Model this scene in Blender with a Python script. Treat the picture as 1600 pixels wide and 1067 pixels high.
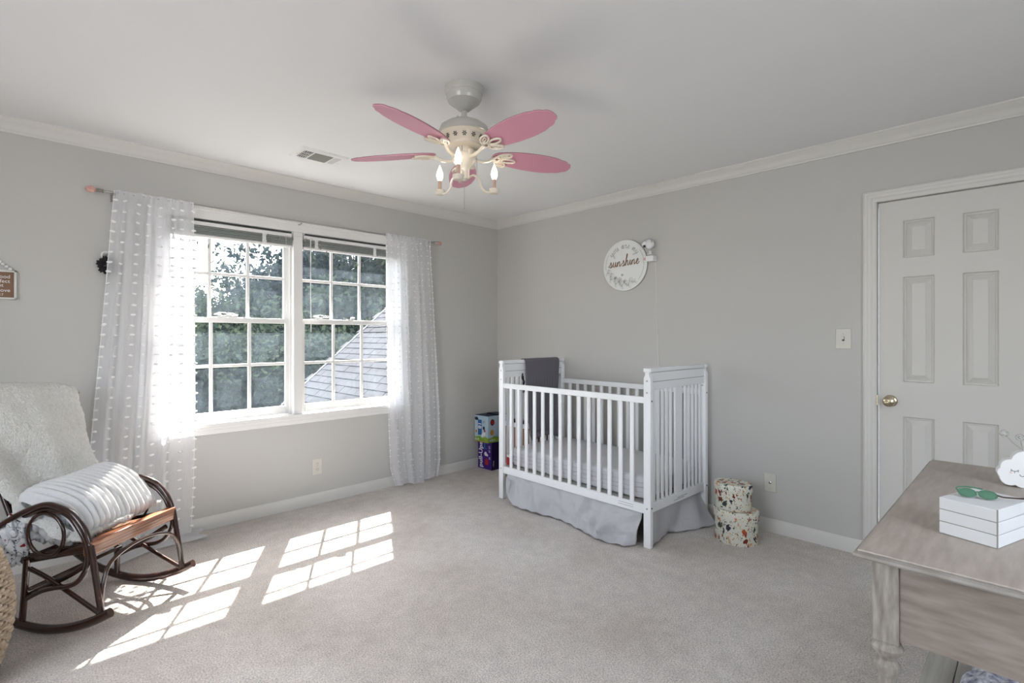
import bpy, bmesh, math, random
import numpy as np
from mathutils import Vector, Matrix, noise
random.seed(7); rng = np.random.default_rng(7)
PI = math.pi
for o in list(bpy.data.objects): bpy.data.objects.remove(o)
S = bpy.context.scene
COL = S.collection

# ---------------------------------------------------------------- camera
CA = math.radians(45.48)
cam = bpy.data.cameras.new('camera'); cam.sensor_width = 36; cam.lens = 803/1600*36
cam.shift_y = -8.5/1600; cam.clip_start = 0.05; cam.clip_end = 500
co = bpy.data.objects.new('camera', cam); COL.objects.link(co)
co.location = (-3.544, -3.816, 1.27); co.rotation_euler = (PI/2, 0, CA-PI/2)
S.camera = co
FW = Vector((math.cos(CA), math.sin(CA), 0)); RT = Vector((math.sin(CA), -math.cos(CA), 0))

# ---------------------------------------------------------------- world, sun, fill light
W = bpy.data.worlds.new('sky'); S.world = W; W.use_nodes = True
nt = W.node_tree; nt.nodes.clear()
wo = nt.nodes.new('ShaderNodeOutputWorld'); bg = nt.nodes.new('ShaderNodeBackground'); sky = nt.nodes.new('ShaderNodeTexSky')
SUNV = Vector((.42, .745, 1)).normalized()
sky.sky_type = 'NISHITA'; sky.sun_disc = False; sky.sun_elevation = math.asin(SUNV.z)
sky.sun_rotation = math.atan2(SUNV.x, SUNV.y); sky.air_density = 1.0; sky.dust_density = 3.0; sky.ozone_density = 1.0
hz = nt.nodes.new('ShaderNodeMixRGB'); hz.inputs[0].default_value = .35; hz.inputs[2].default_value = (5.5, 5.8, 6.2, 1)
nt.links.new(sky.outputs[0], hz.inputs[1])
nt.links.new(hz.outputs[0], bg.inputs[0]); bg.inputs[1].default_value = SKY_STR = 1.02
nt.links.new(bg.outputs[0], wo.inputs[0])
sl = bpy.data.lights.new('sun', 'SUN'); sl.energy = 42; sl.angle = math.radians(.55); sl.color = (1, .965, .92)
so = bpy.data.objects.new('sun', sl); COL.objects.link(so); so.rotation_euler = SUNV.to_track_quat('Z', 'Y').to_euler(); so.location = (3, 6, 9)
def area(name, loc, direction, sx, sy, power, color):
    l = bpy.data.lights.new(name, 'AREA'); l.shape = 'RECTANGLE'; l.size = sx; l.size_y = sy; l.energy = power; l.color = color
    o = bpy.data.objects.new(name, l); COL.objects.link(o); o.location = loc
    o.rotation_euler = Vector(direction).to_track_quat('-Z', 'Z').to_euler(); return o
# added fill lights just outside two made-up windows in the unseen walls
area('side_fill_light', (-5.43, -2.85, 1.50), (1, .05, -.30), 2.0, 1.35, 39, (.98, .985, 1))
area('rear_fill_light', (-2.4, -5.38, 1.50), (0, 1, -.85), 1.5, 1.35, 20, (.95, .97, 1))
S.view_settings.view_transform = 'Standard'; S.view_settings.look = 'None'; S.view_settings.gamma = 1
S.view_settings.exposure = 0; S.view_settings.use_curve_mapping = False

# ---------------------------------------------------------------- materials
def sr(r, g, b):
    f = lambda c: (c/255/12.92) if c/255 <= .04045 else ((c/255+.055)/1.055)**2.4
    return (f(r), f(g), f(b))
def mat(name, color, rough=.6, metal=0, noise_scale=0, noise_amt=.1, color2=None, bump=0, bump_scale=60, trans=0, ior=1.45, spec=.5, stretch=(1,1,1), sheen=0, alpha=1, coat=0):
    m = bpy.data.materials.new(name); m.use_nodes = True; n = m.node_tree; b = n.nodes['Principled BSDF']
    b.inputs['Base Color'].default_value = (*color, 1); b.inputs['Roughness'].default_value = rough; b.inputs['Metallic'].default_value = metal
    b.inputs['Transmission Weight'].default_value = trans; b.inputs['IOR'].default_value = ior; b.inputs['Specular IOR Level'].default_value = spec
    b.inputs['Sheen Weight'].default_value = sheen; b.inputs['Alpha'].default_value = alpha; b.inputs['Coat Weight'].default_value = coat
    tc = n.nodes.new('ShaderNodeTexCoord'); mp = n.nodes.new('ShaderNodeMapping'); mp.inputs['Scale'].default_value = stretch
    n.links.new(tc.outputs['Object'], mp.inputs[0])
    if noise_scale:
        t = n.nodes.new('ShaderNodeTexNoise'); t.inputs['Scale'].default_value = noise_scale; t.inputs['Detail'].default_value = 6
        n.links.new(mp.outputs[0], t.inputs[0])
        r = n.nodes.new('ShaderNodeValToRGB'); r.color_ramp.elements[0].position = .3; r.color_ramp.elements[1].position = .7
        c2 = color2 if color2 else tuple(c*(1-noise_amt) for c in color)
        r.color_ramp.elements[0].color = (*c2, 1); r.color_ramp.elements[1].color = (*color, 1)
        n.links.new(t.outputs[0], r.inputs[0]); n.links.new(r.outputs[0], b.inputs['Base Color'])
    if bump:
        t2 = n.nodes.new('ShaderNodeTexNoise'); t2.inputs['Scale'].default_value = bump_scale; t2.inputs['Detail'].default_value = 4
        n.links.new(mp.outputs[0], t2.inputs[0])
        bp = n.nodes.new('ShaderNodeBump'); bp.inputs['Strength'].default_value = bump; bp.inputs['Distance'].default_value = .01
        n.links.new(t2.outputs[0], bp.inputs['Height']); n.links.new(bp.outputs[0], b.inputs['Normal'])
    return m
M = {}
M['wall'] = mat('wall_paint', (.53, .52, .495), .85, bump=.05, bump_scale=180)
M['ceiling'] = mat('ceiling_paint', (.80, .80, .80), .9, bump=.05, bump_scale=150)
M['trim'] = mat('trim_paint', (.66, .645, .61), .45)
M['door'] = mat('door_paint', (.62, .605, .57), .5, bump=.03, bump_scale=90)
M['sash'] = mat('sash_paint', (.80, .79, .77), .45)
M['white'] = mat('crib_paint', (.84, .85, .86), .38)
M['plate'] = mat('ivory_plastic', (.63, .61, .54), .35)
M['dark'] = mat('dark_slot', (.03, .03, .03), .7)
M['brass'] = mat('brass', (.62, .54, .38), .25, 1)
M['steel'] = mat('steel', (.5, .5, .5), .3, 1)
M['chrome'] = mat('rod_metal', (.42, .41, .4), .35, 1)
M['copper'] = mat('rose_glass', (.75, .45, .38), .2, 0, trans=.3)
M['vent'] = mat('vent_enamel', (.78, .78, .76), .4)
M['damper'] = mat('vent_damper', (.22, .22, .20), .6)
M['blind'] = mat('shaded_slat', (.30, .32, .30), .45)  # backlit shade of the slats is put into this grey-green
M['cream'] = mat('cream_enamel', (.74, .68, .57), .3, coat=.4)
M['greige'] = mat('fan_enamel', (.50, .49, .44), .3, coat=.5)
M['pink'] = mat('pink_lacquer', sr(214, 150, 170), .38, noise_scale=3, noise_amt=.06)
M['blade_top'] = mat('blade_top', sr(110, 62, 74), .5)
M['candle'] = mat('candle_sleeve', (.55, .38, .30), .5)
M['mattress'] = mat('mattress_cover', (.62, .61, .62), .8, bump=.3, bump_scale=25, stretch=(1, 1, 9))
M['skirt'] = mat('bed_skirt', (.50, .50, .52), .9, bump=.25, bump_scale=70)
M['blanket'] = mat('grey_blanket', (.155, .145, .165), .95, bump=.3, bump_scale=120)
M['kraft'] = mat('kraft', sr(150, 112, 84), .8, noise_scale=6)
M['purple'] = mat('purple_carton', sr(62, 22, 118), .4)
M['purple2'] = mat('purple_shaded', sr(34, 14, 66), .4)
M['sky_carton'] = mat('light_blue_carton', sr(150, 185, 212), .4, noise_scale=4, color2=sr(190, 205, 212))
M['blue'] = mat('blue_print', sr(45, 95, 160), .4)
M['navy'] = mat('navy_print', sr(22, 30, 60), .4)
M['grass'] = mat('green_print', sr(92, 142, 50), .45, noise_scale=25, color2=sr(150, 180, 70))
M['orange'] = mat('orange_print', sr(190, 130, 60), .5)
M['red'] = mat('red_print', sr(175, 30, 38), .5)
M['paper'] = mat('white_print', (.8, .8, .8), .5)
M['text_grey'] = mat('grey_ink', (.25, .24, .23), .7)
M['text_brown'] = mat('brown_script', sr(140, 112, 90), .6)
M['disc'] = mat('sign_disc', (.78, .79, .77), .6)
M['sign_wood'] = mat('brown_board', sr(138, 106, 84), .6, noise_scale=5, color2=sr(116, 86, 66), stretch=(1, 1, 14))
M['black'] = mat('black_fabric', (.012, .012, .014), .8)
M['plastic'] = mat('white_plastic', (.8, .8, .8), .3)
M['cord'] = mat('white_cord', (.8, .79, .76), .6)
M['cane'] = mat('dark_bentwood', sr(62, 36, 26), .22, noise_scale=14, color2=sr(34, 20, 16), stretch=(1, 1, 1), coat=.6)
M['cane2'] = mat('seat_board', sr(158, 92, 48), .3, noise_scale=10, color2=sr(98, 52, 28), stretch=(6, .5, 10), coat=.4)
M['sherpa'] = mat('sherpa', (.83, .815, .765), 1, noise_scale=90, noise_amt=.16, bump=1.0, bump_scale=170, sheen=.3)
M['plush'] = mat('white_plush', (.66, .655, .65), .9, bump=.35, bump_scale=90, sheen=.3)
M['print_cloth'] = mat('printed_cloth', (.62, .62, .62), .9, noise_scale=24, bump=.3)
_r = [n for n in M['print_cloth'].node_tree.nodes if n.type == 'VALTORGB'][0].color_ramp; _r.interpolation = 'CONSTANT'
_r.elements[0].position = 0; _r.elements[0].color = (*sr(130, 28, 36), 1); _r.elements[1].position = .37; _r.elements[1].color = (.58, .58, .58, 1)
for _p, _c in ((.52, (.04, .05, .09)), (.545, (.6, .6, .6))): _e = _r.elements.new(_p); _e.color = (*_c, 1)
M['wicker'] = mat('wicker', sr(206, 190, 168), .8, noise_scale=40, color2=sr(150, 130, 108), bump=.4, bump_scale=120)
M['boxwhite'] = mat('painted_planks', (.74, .75, .76), .5, noise_scale=9, noise_amt=.05)
M['edge'] = mat('worn_edge', (.30, .29, .27), .7)
M['cloud'] = mat('cloud_white', (.88, .88, .88), .5)
M['pinkink'] = mat('blush', (.82, .66, .62), .7)
M['crystal'] = mat('crystal', (.95, .95, .95), .05, trans=.9)
M['shelfwood'] = mat('shelf_whitewash', sr(176, 174, 166), .6, noise_scale=5, color2=sr(158, 154, 144), stretch=(1, 14, 10))
M['speck'] = mat('speckled_knit', (.7, .7, .72), .9, noise_scale=60, color2=(.12, .12, .2))
M['shingle'] = mat('shingle', (.040, .042, .047), .95, spec=.1, noise_scale=30, noise_amt=.12, bump=.3, bump_scale=150)
M['roofdark'] = mat('roof_deck', (.02, .021, .024), .9)
M['bark'] = mat('bark', (.10, .09, .08), .9)
M['lawn'] = mat('lawn', (.03, .04, .02), .95, noise_scale=.7, color2=(.017, .023, .013))
M['soffit'] = mat('soffit', (.25, .25, .25), .7)

def wood_top():
    m = mat('weathered_grey_wood', (.46, .405, .355), .45, noise_scale=3.2, color2=(.36, .31, .265), stretch=(3, 18, 3), bump=.05, bump_scale=60); return m
M['wood'] = wood_top()
M['wood_end'] = mat('weathered_apron', sr(158, 146, 136), .5, noise_scale=4, color2=sr(128, 116, 106), stretch=(1, 2.5, 14))
M['wood_leg'] = mat('weathered_leg', sr(172, 166, 156), .55, noise_scale=8, color2=sr(124, 116, 106), stretch=(9, 9, 1.6))
M['wood_edge'] = mat('weathered_edge', sr(176, 172, 166), .5, noise_scale=9, color2=sr(140, 132, 124))

def emis(name, color, strength):
    m = bpy.data.materials.new(name); m.use_nodes = True; n = m.node_tree; n.nodes.clear()
    e = n.nodes.new('ShaderNodeEmission'); o = n.nodes.new('ShaderNodeOutputMaterial'); e.inputs[0].default_value = (*color, 1); e.inputs[1].default_value = strength
    n.links.new(e.outputs[0], o.inputs[0]); return m
M['bulb'] = emis('lit_bulb', (1, .84, .66), 13)

def carpet():
    m = bpy.data.materials.new('carpet'); m.use_nodes = True; n = m.node_tree; b = n.nodes['Principled BSDF']; b.inputs['Roughness'].default_value = 1
    b.inputs['Sheen Weight'].default_value = .25; b.inputs['Specular IOR Level'].default_value = .1
    tc = n.nodes.new('ShaderNodeTexCoord')
    def nz(s, d=5, st=None):
        t = n.nodes.new('ShaderNodeTexNoise'); t.inputs['Scale'].default_value = s; t.inputs['Detail'].default_value = d
        n.links.new(tc.outputs['Object'], t.inputs[0]); return t
    a = nz(1.8, 4); c = nz(150, 3); f = nz(14, 5)
    r = n.nodes.new('ShaderNodeValToRGB'); r.color_ramp.elements[0].position = .35; r.color_ramp.elements[1].position = .65
    r.color_ramp.elements[0].color = (.60, .545, .49, 1); r.color_ramp.elements[1].color = (.72, .675, .63, 1); n.links.new(a.outputs[0], r.inputs[0])
    def mul(x, t, lo, hi, p0=.3, p1=.7):
        q = n.nodes.new('ShaderNodeMapRange'); q.inputs[1].default_value = p0; q.inputs[2].default_value = p1; q.inputs[3].default_value = lo; q.inputs[4].default_value = hi
        n.links.new(t.outputs[0], q.inputs[0]); k = n.nodes.new('ShaderNodeMixRGB'); k.blend_type = 'MULTIPLY'; k.inputs[0].default_value = 1
        n.links.new(x, k.inputs[1]); n.links.new(q.outputs[0], k.inputs[2]); return k.outputs[0]
    x = mul(r.outputs[0], f, .92, 1.08); x = mul(x, c, .68, 1.32)
    n.links.new(x, b.inputs['Base Color'])
    bp = n.nodes.new('ShaderNodeBump'); bp.inputs['Strength'].default_value = .9; bp.inputs['Distance'].default_value = .012; n.links.new(c.outputs[0], bp.inputs['Height'])
    bp2 = n.nodes.new('ShaderNodeBump'); bp2.inputs['Strength'].default_value = .35; bp2.inputs['Distance'].default_value = .03; n.links.new(f.outputs[0], bp2.inputs['Height'])
    n.links.new(bp.outputs[0], bp2.inputs['Normal']); n.links.new(bp2.outputs[0], b.inputs['Normal']); return m
M['carpet'] = carpet()

def glass():
    m = bpy.data.materials.new('dusty_pane'); m.use_nodes = True; n = m.node_tree; n.nodes.clear()
    o = n.nodes.new('ShaderNodeOutputMaterial'); t = n.nodes.new('ShaderNodeBsdfTransparent'); d = n.nodes.new('ShaderNodeBsdfTranslucent'); g = n.nodes.new('ShaderNodeBsdfGlossy')
    g.inputs[1].default_value = .02; d.inputs[0].default_value = (.70, .86, 1, 1)
    tc = n.nodes.new('ShaderNodeTexCoord'); a = n.nodes.new('ShaderNodeTexNoise'); a.inputs['Scale'].default_value = 7; a.inputs['Detail'].default_value = 8; a.inputs['Roughness'].default_value = .75
    n.links.new(tc.outputs['Object'], a.inputs[0])
    mr = n.nodes.new('ShaderNodeMapRange'); mr.inputs[1].default_value = .35; mr.inputs[2].default_value = .7; mr.inputs[3].default_value = .008; mr.inputs[4].default_value = .028
    n.links.new(a.outputs[0], mr.inputs[0])
    # rectangular film marks left on the glass: a soft box in the pane's own coordinates
    sp = n.nodes.new('ShaderNodeSeparateXYZ'); n.links.new(tc.outputs['Generated'], sp.inputs[0])
    w = n.nodes.new('ShaderNodeTexNoise'); w.inputs['Scale'].default_value = 14; n.links.new(tc.outputs['Object'], w.inputs[0])
    def box(sock, lo, hi):
        ad = n.nodes.new('ShaderNodeMath'); ad.operation = 'MULTIPLY_ADD'; n.links.new(w.outputs[0], ad.inputs[0]); ad.inputs[1].default_value = .12; n.links.new(sock, ad.inputs[2])
        c = n.nodes.new('ShaderNodeMath'); c.operation = 'COMPARE'; n.links.new(ad.outputs[0], c.inputs[0]); c.inputs[1].default_value = (lo+hi)/2+.06; c.inputs[2].default_value = (hi-lo)/2; return c.outputs[0]
    bx = box(sp.outputs[0], .10, .82); bz = box(sp.outputs[2], .10, .72)
    mm = n.nodes.new('ShaderNodeMath'); mm.operation = 'MULTIPLY'; n.links.new(bx, mm.inputs[0]); n.links.new(bz, mm.inputs[1])
    ma = n.nodes.new('ShaderNodeMath'); ma.operation = 'MULTIPLY_ADD'; n.links.new(mm.outputs[0], ma.inputs[0]); ma.inputs[1].default_value = .009; n.links.new(mr.outputs[0], ma.inputs[2])
    x = n.nodes.new('ShaderNodeMixShader'); n.links.new(ma.outputs[0], x.inputs[0]); n.links.new(t.outputs[0], x.inputs[1]); n.links.new(d.outputs[0], x.inputs[2])
    f = n.nodes.new('ShaderNodeValue'); f.outputs[0].default_value = .05; y = n.nodes.new('ShaderNodeMixShader')
    n.links.new(f.outputs[0], y.inputs[0]); n.links.new(x.outputs[0], y.inputs[1]); n.links.new(g.outputs[0], y.inputs[2]); n.links.new(y.outputs[0], o.inputs[0]); return m
M['glass'] = glass()

def sheer(name, tr):
    m = bpy.data.materials.new(name); m.use_nodes = True; n = m.node_tree; n.nodes.clear()
    o = n.nodes.new('ShaderNodeOutputMaterial'); t = n.nodes.new('ShaderNodeBsdfTransparent'); a = n.nodes.new('ShaderNodeBsdfTranslucent'); d = n.nodes.new('ShaderNodeBsdfDiffuse')
    a.inputs[0].default_value = (.93, .93, .95, 1); d.inputs[0].default_value = (.92, .92, .94, 1)
    x = n.nodes.new('ShaderNodeMixShader'); x.inputs[0].default_value = .5; n.links.new(d.outputs[0], x.inputs[1]); n.links.new(a.outputs[0], x.inputs[2])
    tc = n.nodes.new('ShaderNodeTexCoord'); mp = n.nodes.new('ShaderNodeMapping'); mp.inputs['Scale'].default_value = (1, 1, .12); n.links.new(tc.outputs['Object'], mp.inputs[0])
    z = n.nodes.new('ShaderNodeTexNoise'); z.inputs['Scale'].default_value = 130; z.inputs['Detail'].default_value = 2; n.links.new(mp.outputs[0], z.inputs[0])
    # the weave closes up when the cloth is seen edge-on
    lw = n.nodes.new('ShaderNodeLayerWeight'); lw.inputs[0].default_value = .35
    q = n.nodes.new('ShaderNodeMath'); q.operation = 'MULTIPLY_ADD'; n.links.new(lw.outputs[1], q.inputs[0]); q.inputs[1].default_value = .45
    r = n.nodes.new('ShaderNodeMapRange'); r.inputs[3].default_value = 1-tr-.06; r.inputs[4].default_value = 1-tr+.06; n.links.new(z.outputs[0], r.inputs[0]); n.links.new(r.outputs[0], q.inputs[2])
    c = n.nodes.new('ShaderNodeMath'); c.operation = 'MINIMUM'; n.links.new(q.outputs[0], c.inputs[0]); c.inputs[1].default_value = .97
    y = n.nodes.new('ShaderNodeMixShader'); n.links.new(c.outputs[0], y.inputs[0]); n.links.new(t.outputs[0], y.inputs[1]); n.links.new(x.outputs[0], y.inputs[2]); n.links.new(y.outputs[0], o.inputs[0]); return m
M['sheer'] = sheer('sheer_voile', .38)

def leafmat(name, c1, c2):
    m = bpy.data.materials.new(name); m.use_nodes = True; n = m.node_tree; n.nodes.clear()
    o = n.nodes.new('ShaderNodeOutputMaterial'); a = n.nodes.new('ShaderNodeBsdfTranslucent'); d = n.nodes.new('ShaderNodeBsdfDiffuse')
    tc = n.nodes.new('ShaderNodeTexCoord'); z = n.nodes.new('ShaderNodeTexNoise'); z.inputs['Scale'].default_value = 1.6; z.inputs['Detail'].default_value = 4; n.links.new(tc.outputs['Object'], z.inputs[0])
    r = n.nodes.new('ShaderNodeValToRGB'); r.color_ramp.elements[0].position = .35; r.color_ramp.elements[1].position = .65
    r.color_ramp.elements[0].color = (*c1, 1); r.color_ramp.elements[1].color = (*c2, 1); n.links.new(z.outputs[0], r.inputs[0])
    n.links.new(r.outputs[0], a.inputs[0]); n.links.new(r.outputs[0], d.inputs[0])
    x = n.nodes.new('ShaderNodeMixShader'); x.inputs[0].default_value = .35; n.links.new(d.outputs[0], x.inputs[1]); n.links.new(a.outputs[0], x.inputs[2]); n.links.new(x.outputs[0], o.inputs[0]); return m
M['leaf1'] = leafmat('leaf_green', (.020, .031, .026), (.042, .056, .034))
M['leaf2'] = leafmat('leaf_blue_green', (.020, .030, .034), (.034, .046, .046))

def hatmat():
    m = mat('storybook_print', (.70, .70, .60), .6); n = m.node_tree; b = n.nodes['Principled BSDF']; tc = n.nodes.new('ShaderNodeTexCoord')
    prev = None
    for sc, th, cols in ((27, .22, [sr(176, 84, 46), sr(52, 66, 60), sr(120, 42, 30), sr(212, 160, 120), sr(40, 44, 70)]), (50, .18, [sr(60, 76, 52), sr(176, 120, 60), sr(100, 52, 40), sr(50, 50, 70), sr(200, 150, 80)])):
        mp = n.nodes.new('ShaderNodeMapping'); mp.inputs['Scale'].default_value = (1, 1, .62); mp.inputs['Location'].default_value = (sc*.01, .3, .1); n.links.new(tc.outputs['Object'], mp.inputs[0])
        dn = n.nodes.new('ShaderNodeTexNoise'); dn.inputs['Scale'].default_value = sc*2.2; n.links.new(mp.outputs[0], dn.inputs[0])
        mx = n.nodes.new('ShaderNodeMixRGB'); mx.blend_type = 'LINEAR_LIGHT'; mx.inputs[0].default_value = .022; n.links.new(mp.outputs[0], mx.inputs[1]); n.links.new(dn.outputs['Color'], mx.inputs[2])
        v = n.nodes.new('ShaderNodeTexVoronoi'); v.inputs['Scale'].default_value = sc; v.inputs['Randomness'].default_value = .7; n.links.new(mx.outputs[0], v.inputs[0])
        lt = n.nodes.new('ShaderNodeMath'); lt.operation = 'LESS_THAN'; lt.inputs[1].default_value = th*1.6; n.links.new(v.outputs['Distance'], lt.inputs[0])
        sp = n.nodes.new('ShaderNodeSeparateColor'); n.links.new(v.outputs['Color'], sp.inputs[0])
        r = n.nodes.new('ShaderNodeValToRGB'); r.color_ramp.interpolation = 'CONSTANT'
        while len(r.color_ramp.elements) < 5: r.color_ramp.elements.new(.5)
        for i, c in enumerate(cols): r.color_ramp.elements[i].position = i/5; r.color_ramp.elements[i].color = (*c, 1)
        n.links.new(sp.outputs[0], r.inputs[0])
        k = n.nodes.new('ShaderNodeMixRGB'); n.links.new(lt.outputs[0], k.inputs[0]); n.links.new(r.outputs[0], k.inputs[2])
        if prev: n.links.new(prev, k.inputs[1])
        else: k.inputs[1].default_value = (.70, .70, .60, 1)
        prev = k.outputs[0]
    n.links.new(prev, b.inputs['Base Color']); return m
M['hat'] = hatmat()
M['lens'] = mat('green_lens', (.16, .36, .24), .08, trans=.55)

# ---------------------------------------------------------------- mesh helpers
def crom(pts, k=6, closed=False):
    P = [Vector(p) for p in pts]; n = len(P); out = []
    rngi = range(n) if closed else range(n-1)
    for i in rngi:
        if closed: a, b, c, d = P[(i-1) % n], P[i], P[(i+1) % n], P[(i+2) % n]
        else: a, b, c, d = P[max(i-1, 0)], P[i], P[i+1], P[min(i+2, n-1)]
        for j in range(k):
            t = j/k; out.append(.5*((2*b)+(c-a)*t+(2*a-5*b+4*c-d)*t*t+(3*b-a-3*c+d)*t**3))
    if not closed: out.append(P[-1])
    return out
class MB:
    def __init__(s): s.v = []; s.f = []
    def add(s, vs, fs):
        b = len(s.v); s.v += [tuple(x) for x in vs]; s.f += [tuple(i+b for i in q) for q in fs]; return s
    def box(s, a, b, mtx=None):
        x0, y0, z0 = a; x1, y1, z1 = b
        vs = [Vector(p) for p in ((x0,y0,z0),(x1,y0,z0),(x1,y1,z0),(x0,y1,z0),(x0,y0,z1),(x1,y0,z1),(x1,y1,z1),(x0,y1,z1))]
        if mtx: vs = [mtx @ v for v in vs]
        return s.add(vs, [(0,3,2,1),(4,5,6,7),(0,1,5,4),(1,2,6,5),(2,3,7,6),(3,0,4,7)])
    def tube(s, pts, r, n=8, closed=False, flat=1, up=None):
        P = [Vector(p) for p in pts]; N = len(P); R = r if isinstance(r, (list, tuple)) else [r]*N
        vs = []; fs = []; prev = None
        for i, p in enumerate(P):
            if closed: t = P[(i+1) % N]-P[i-1]
            else: t = P[min(i+1, N-1)]-P[max(i-1, 0)]
            if t.length < 1e-9: t = Vector((0, 0, 1))
            t.normalize()
            if up is not None: a = Vector(up) - Vector(up).dot(t)*t
            elif prev is None: a = t.cross(Vector((0, 0, 1)) if abs(t.z) < .9 else Vector((1, 0, 0)))
            else: a = prev - prev.dot(t)*t
            if a.length < 1e-6: a = t.orthogonal()
            a.normalize(); prev = a; b = t.cross(a)
            for k in range(n):
                an = 2*PI*k/n; vs.append(p + a*math.cos(an)*R[i]*flat + b*math.sin(an)*R[i])
        for i in range(N if closed else N-1):
            for k in range(n):
                j = (i+1) % N; fs.append((i*n+k, i*n+(k+1) % n, j*n+(k+1) % n, j*n+k))
        if not closed: fs += [tuple(range(n))[::-1], tuple((N-1)*n+k for k in range(n))]
        return s.add(vs, fs)
    def lathe(s, prof, n=24, mtx=None, sx=1, sy=1, cap=True):
        vs = []; fs = []; m = len(prof)
        for r, z in prof:
            for k in range(n):
                a = 2*PI*k/n; v = Vector((r*math.cos(a)*sx, r*math.sin(a)*sy, z)); vs.append(mtx @ v if mtx else v)
        for i in range(m-1):
            for k in range(n): fs.append((i*n+k, i*n+(k+1) % n, (i+1)*n+(k+1) % n, (i+1)*n+k))
        if cap: fs += [tuple(range(n))[::-1], tuple((m-1)*n+k for k in range(n))]
        return s.add(vs, fs)
    def prism(s, pts, z0, z1, mtx=None):
        n = len(pts); vs = [Vector((p[0], p[1], z0)) for p in pts]+[Vector((p[0], p[1], z1)) for p in pts]
        if mtx: vs = [mtx @ v for v in vs]
        return s.add(vs, [tuple(range(n))[::-1], tuple(range(n, 2*n))]+[(k, (k+1) % n, n+(k+1) % n, n+k) for k in range(n)])
    def grid(s, fn, nu, nv, cu=False, cv=False):
        vs = []; fs = []; U = nu if cu else nu+1; V = nv if cv else nv+1
        for i in range(U):
            for j in range(V): vs.append(fn(i/nu, j/nv))
        for i in range(nu):
            for j in range(nv):
                a = (i % U)*V+(j % V); b = ((i+1) % U)*V+(j % V); c = ((i+1) % U)*V+((j+1) % V); d = (i % U)*V+((j+1) % V); fs.append((a, b, c, d))
        return s.add(vs, fs)
    def ball(s, c, r, n=10, sc=(1, 1, 1)):
        m = n//2+1; return s.lathe([(max(r*math.sin(PI*i/m), 1e-4), -r*math.cos(PI*i/m)) for i in range(m+1)], n, Matrix.Translation(c) @ Matrix.Diagonal((*sc, 1)))
    def mesh(s, name, mt, ang=35):
        me = bpy.data.meshes.new(name); me.from_pydata(s.v, [], s.f)
        b = bmesh.new(); b.from_mesh(me); bmesh.ops.recalc_face_normals(b, faces=b.faces); b.to_mesh(me); b.free()
        if ang: me.shade_smooth(); me.set_sharp_from_angle(angle=math.radians(ang))
        me.materials.append(M[mt] if isinstance(mt, str) else mt); return me
    def build(s, name, mt, parent=None, bevel=0, ang=35, label=None, solid=0, loc=None, seg=2):
        o = bpy.data.objects.new(name, s.mesh(name, mt, ang)); COL.objects.link(o)
        if parent: o.parent = parent
        if loc: o.location = loc
        if solid: q = o.modifiers.new('s', 'SOLIDIFY'); q.thickness = solid; q.offset = 0
        if bevel: q = o.modifiers.new('b', 'BEVEL'); q.width = bevel; q.segments = seg; q.limit_method = 'ANGLE'; q.angle_limit = math.radians(40)
        if label: o['label'] = label
        return o
def tag(o, label, cat, group=None, kind=None):
    if label: o['label'] = label
    if cat: o['category'] = cat
    if group: o['group'] = group
    if kind: o['kind'] = kind
    return o
def struct(o): o['kind'] = 'structure'; return o
def thing(name, label, cat, loc=(0, 0, 0), rz=0, group=None, mtx=None):
    o = bpy.data.objects.new(name, None); COL.objects.link(o); o.empty_display_size = .05
    if mtx is not None: o.matrix_world = mtx
    else: o.location = loc; o.rotation_euler = (0, 0, rz)
    return tag(o, label, cat, group) if label else o
def copy_tree(o, parent=None):
    c = o.copy(); COL.objects.link(c)
    if parent is not None: c.parent = parent
    for ch in list(o.children): copy_tree(ch, c)
    return c
def dup(o, name=None):
    c = o.copy(); COL.objects.link(c); return c
def onR(x, y, z): # frame on the right wall: local x runs right along the wall, local y up, local z into the room
    return Matrix(((0, 0, -1, x), (-1, 0, 0, y), (0, 1, 0, z), (0, 0, 0, 1)))
def onL(x, y, z): # the same on the window wall
    return Matrix(((1, 0, 0, x), (0, 0, -1, y), (0, 1, 0, z), (0, 0, 0, 1)))
def text(parent, s, size, mt, mtx, name='lettering', extrude=.0006, align='CENTER', shear=0, spacing=1, offset=0, label=None):
    c = bpy.data.curves.new('t', 'FONT'); c.body = s; c.size = size; c.align_x = align; c.align_y = 'CENTER'; c.extrude = extrude; c.shear = shear; c.space_character = spacing; c.offset = offset; c.resolution_u = 4
    t = bpy.data.objects.new('t', c); COL.objects.link(t); dg = bpy.context.evaluated_depsgraph_get()
    me = bpy.data.meshes.new_from_object(t.evaluated_get(dg)); bpy.data.objects.remove(t); me.materials.clear(); me.materials.append(M[mt])
    o = bpy.data.objects.new(name, me); COL.objects.link(o); o.parent = parent; o.matrix_local = mtx
    if label: o['label'] = label
    return o
T = Matrix.Translation
def Rz(a): return Matrix.Rotation(a, 4, 'Z')

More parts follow.
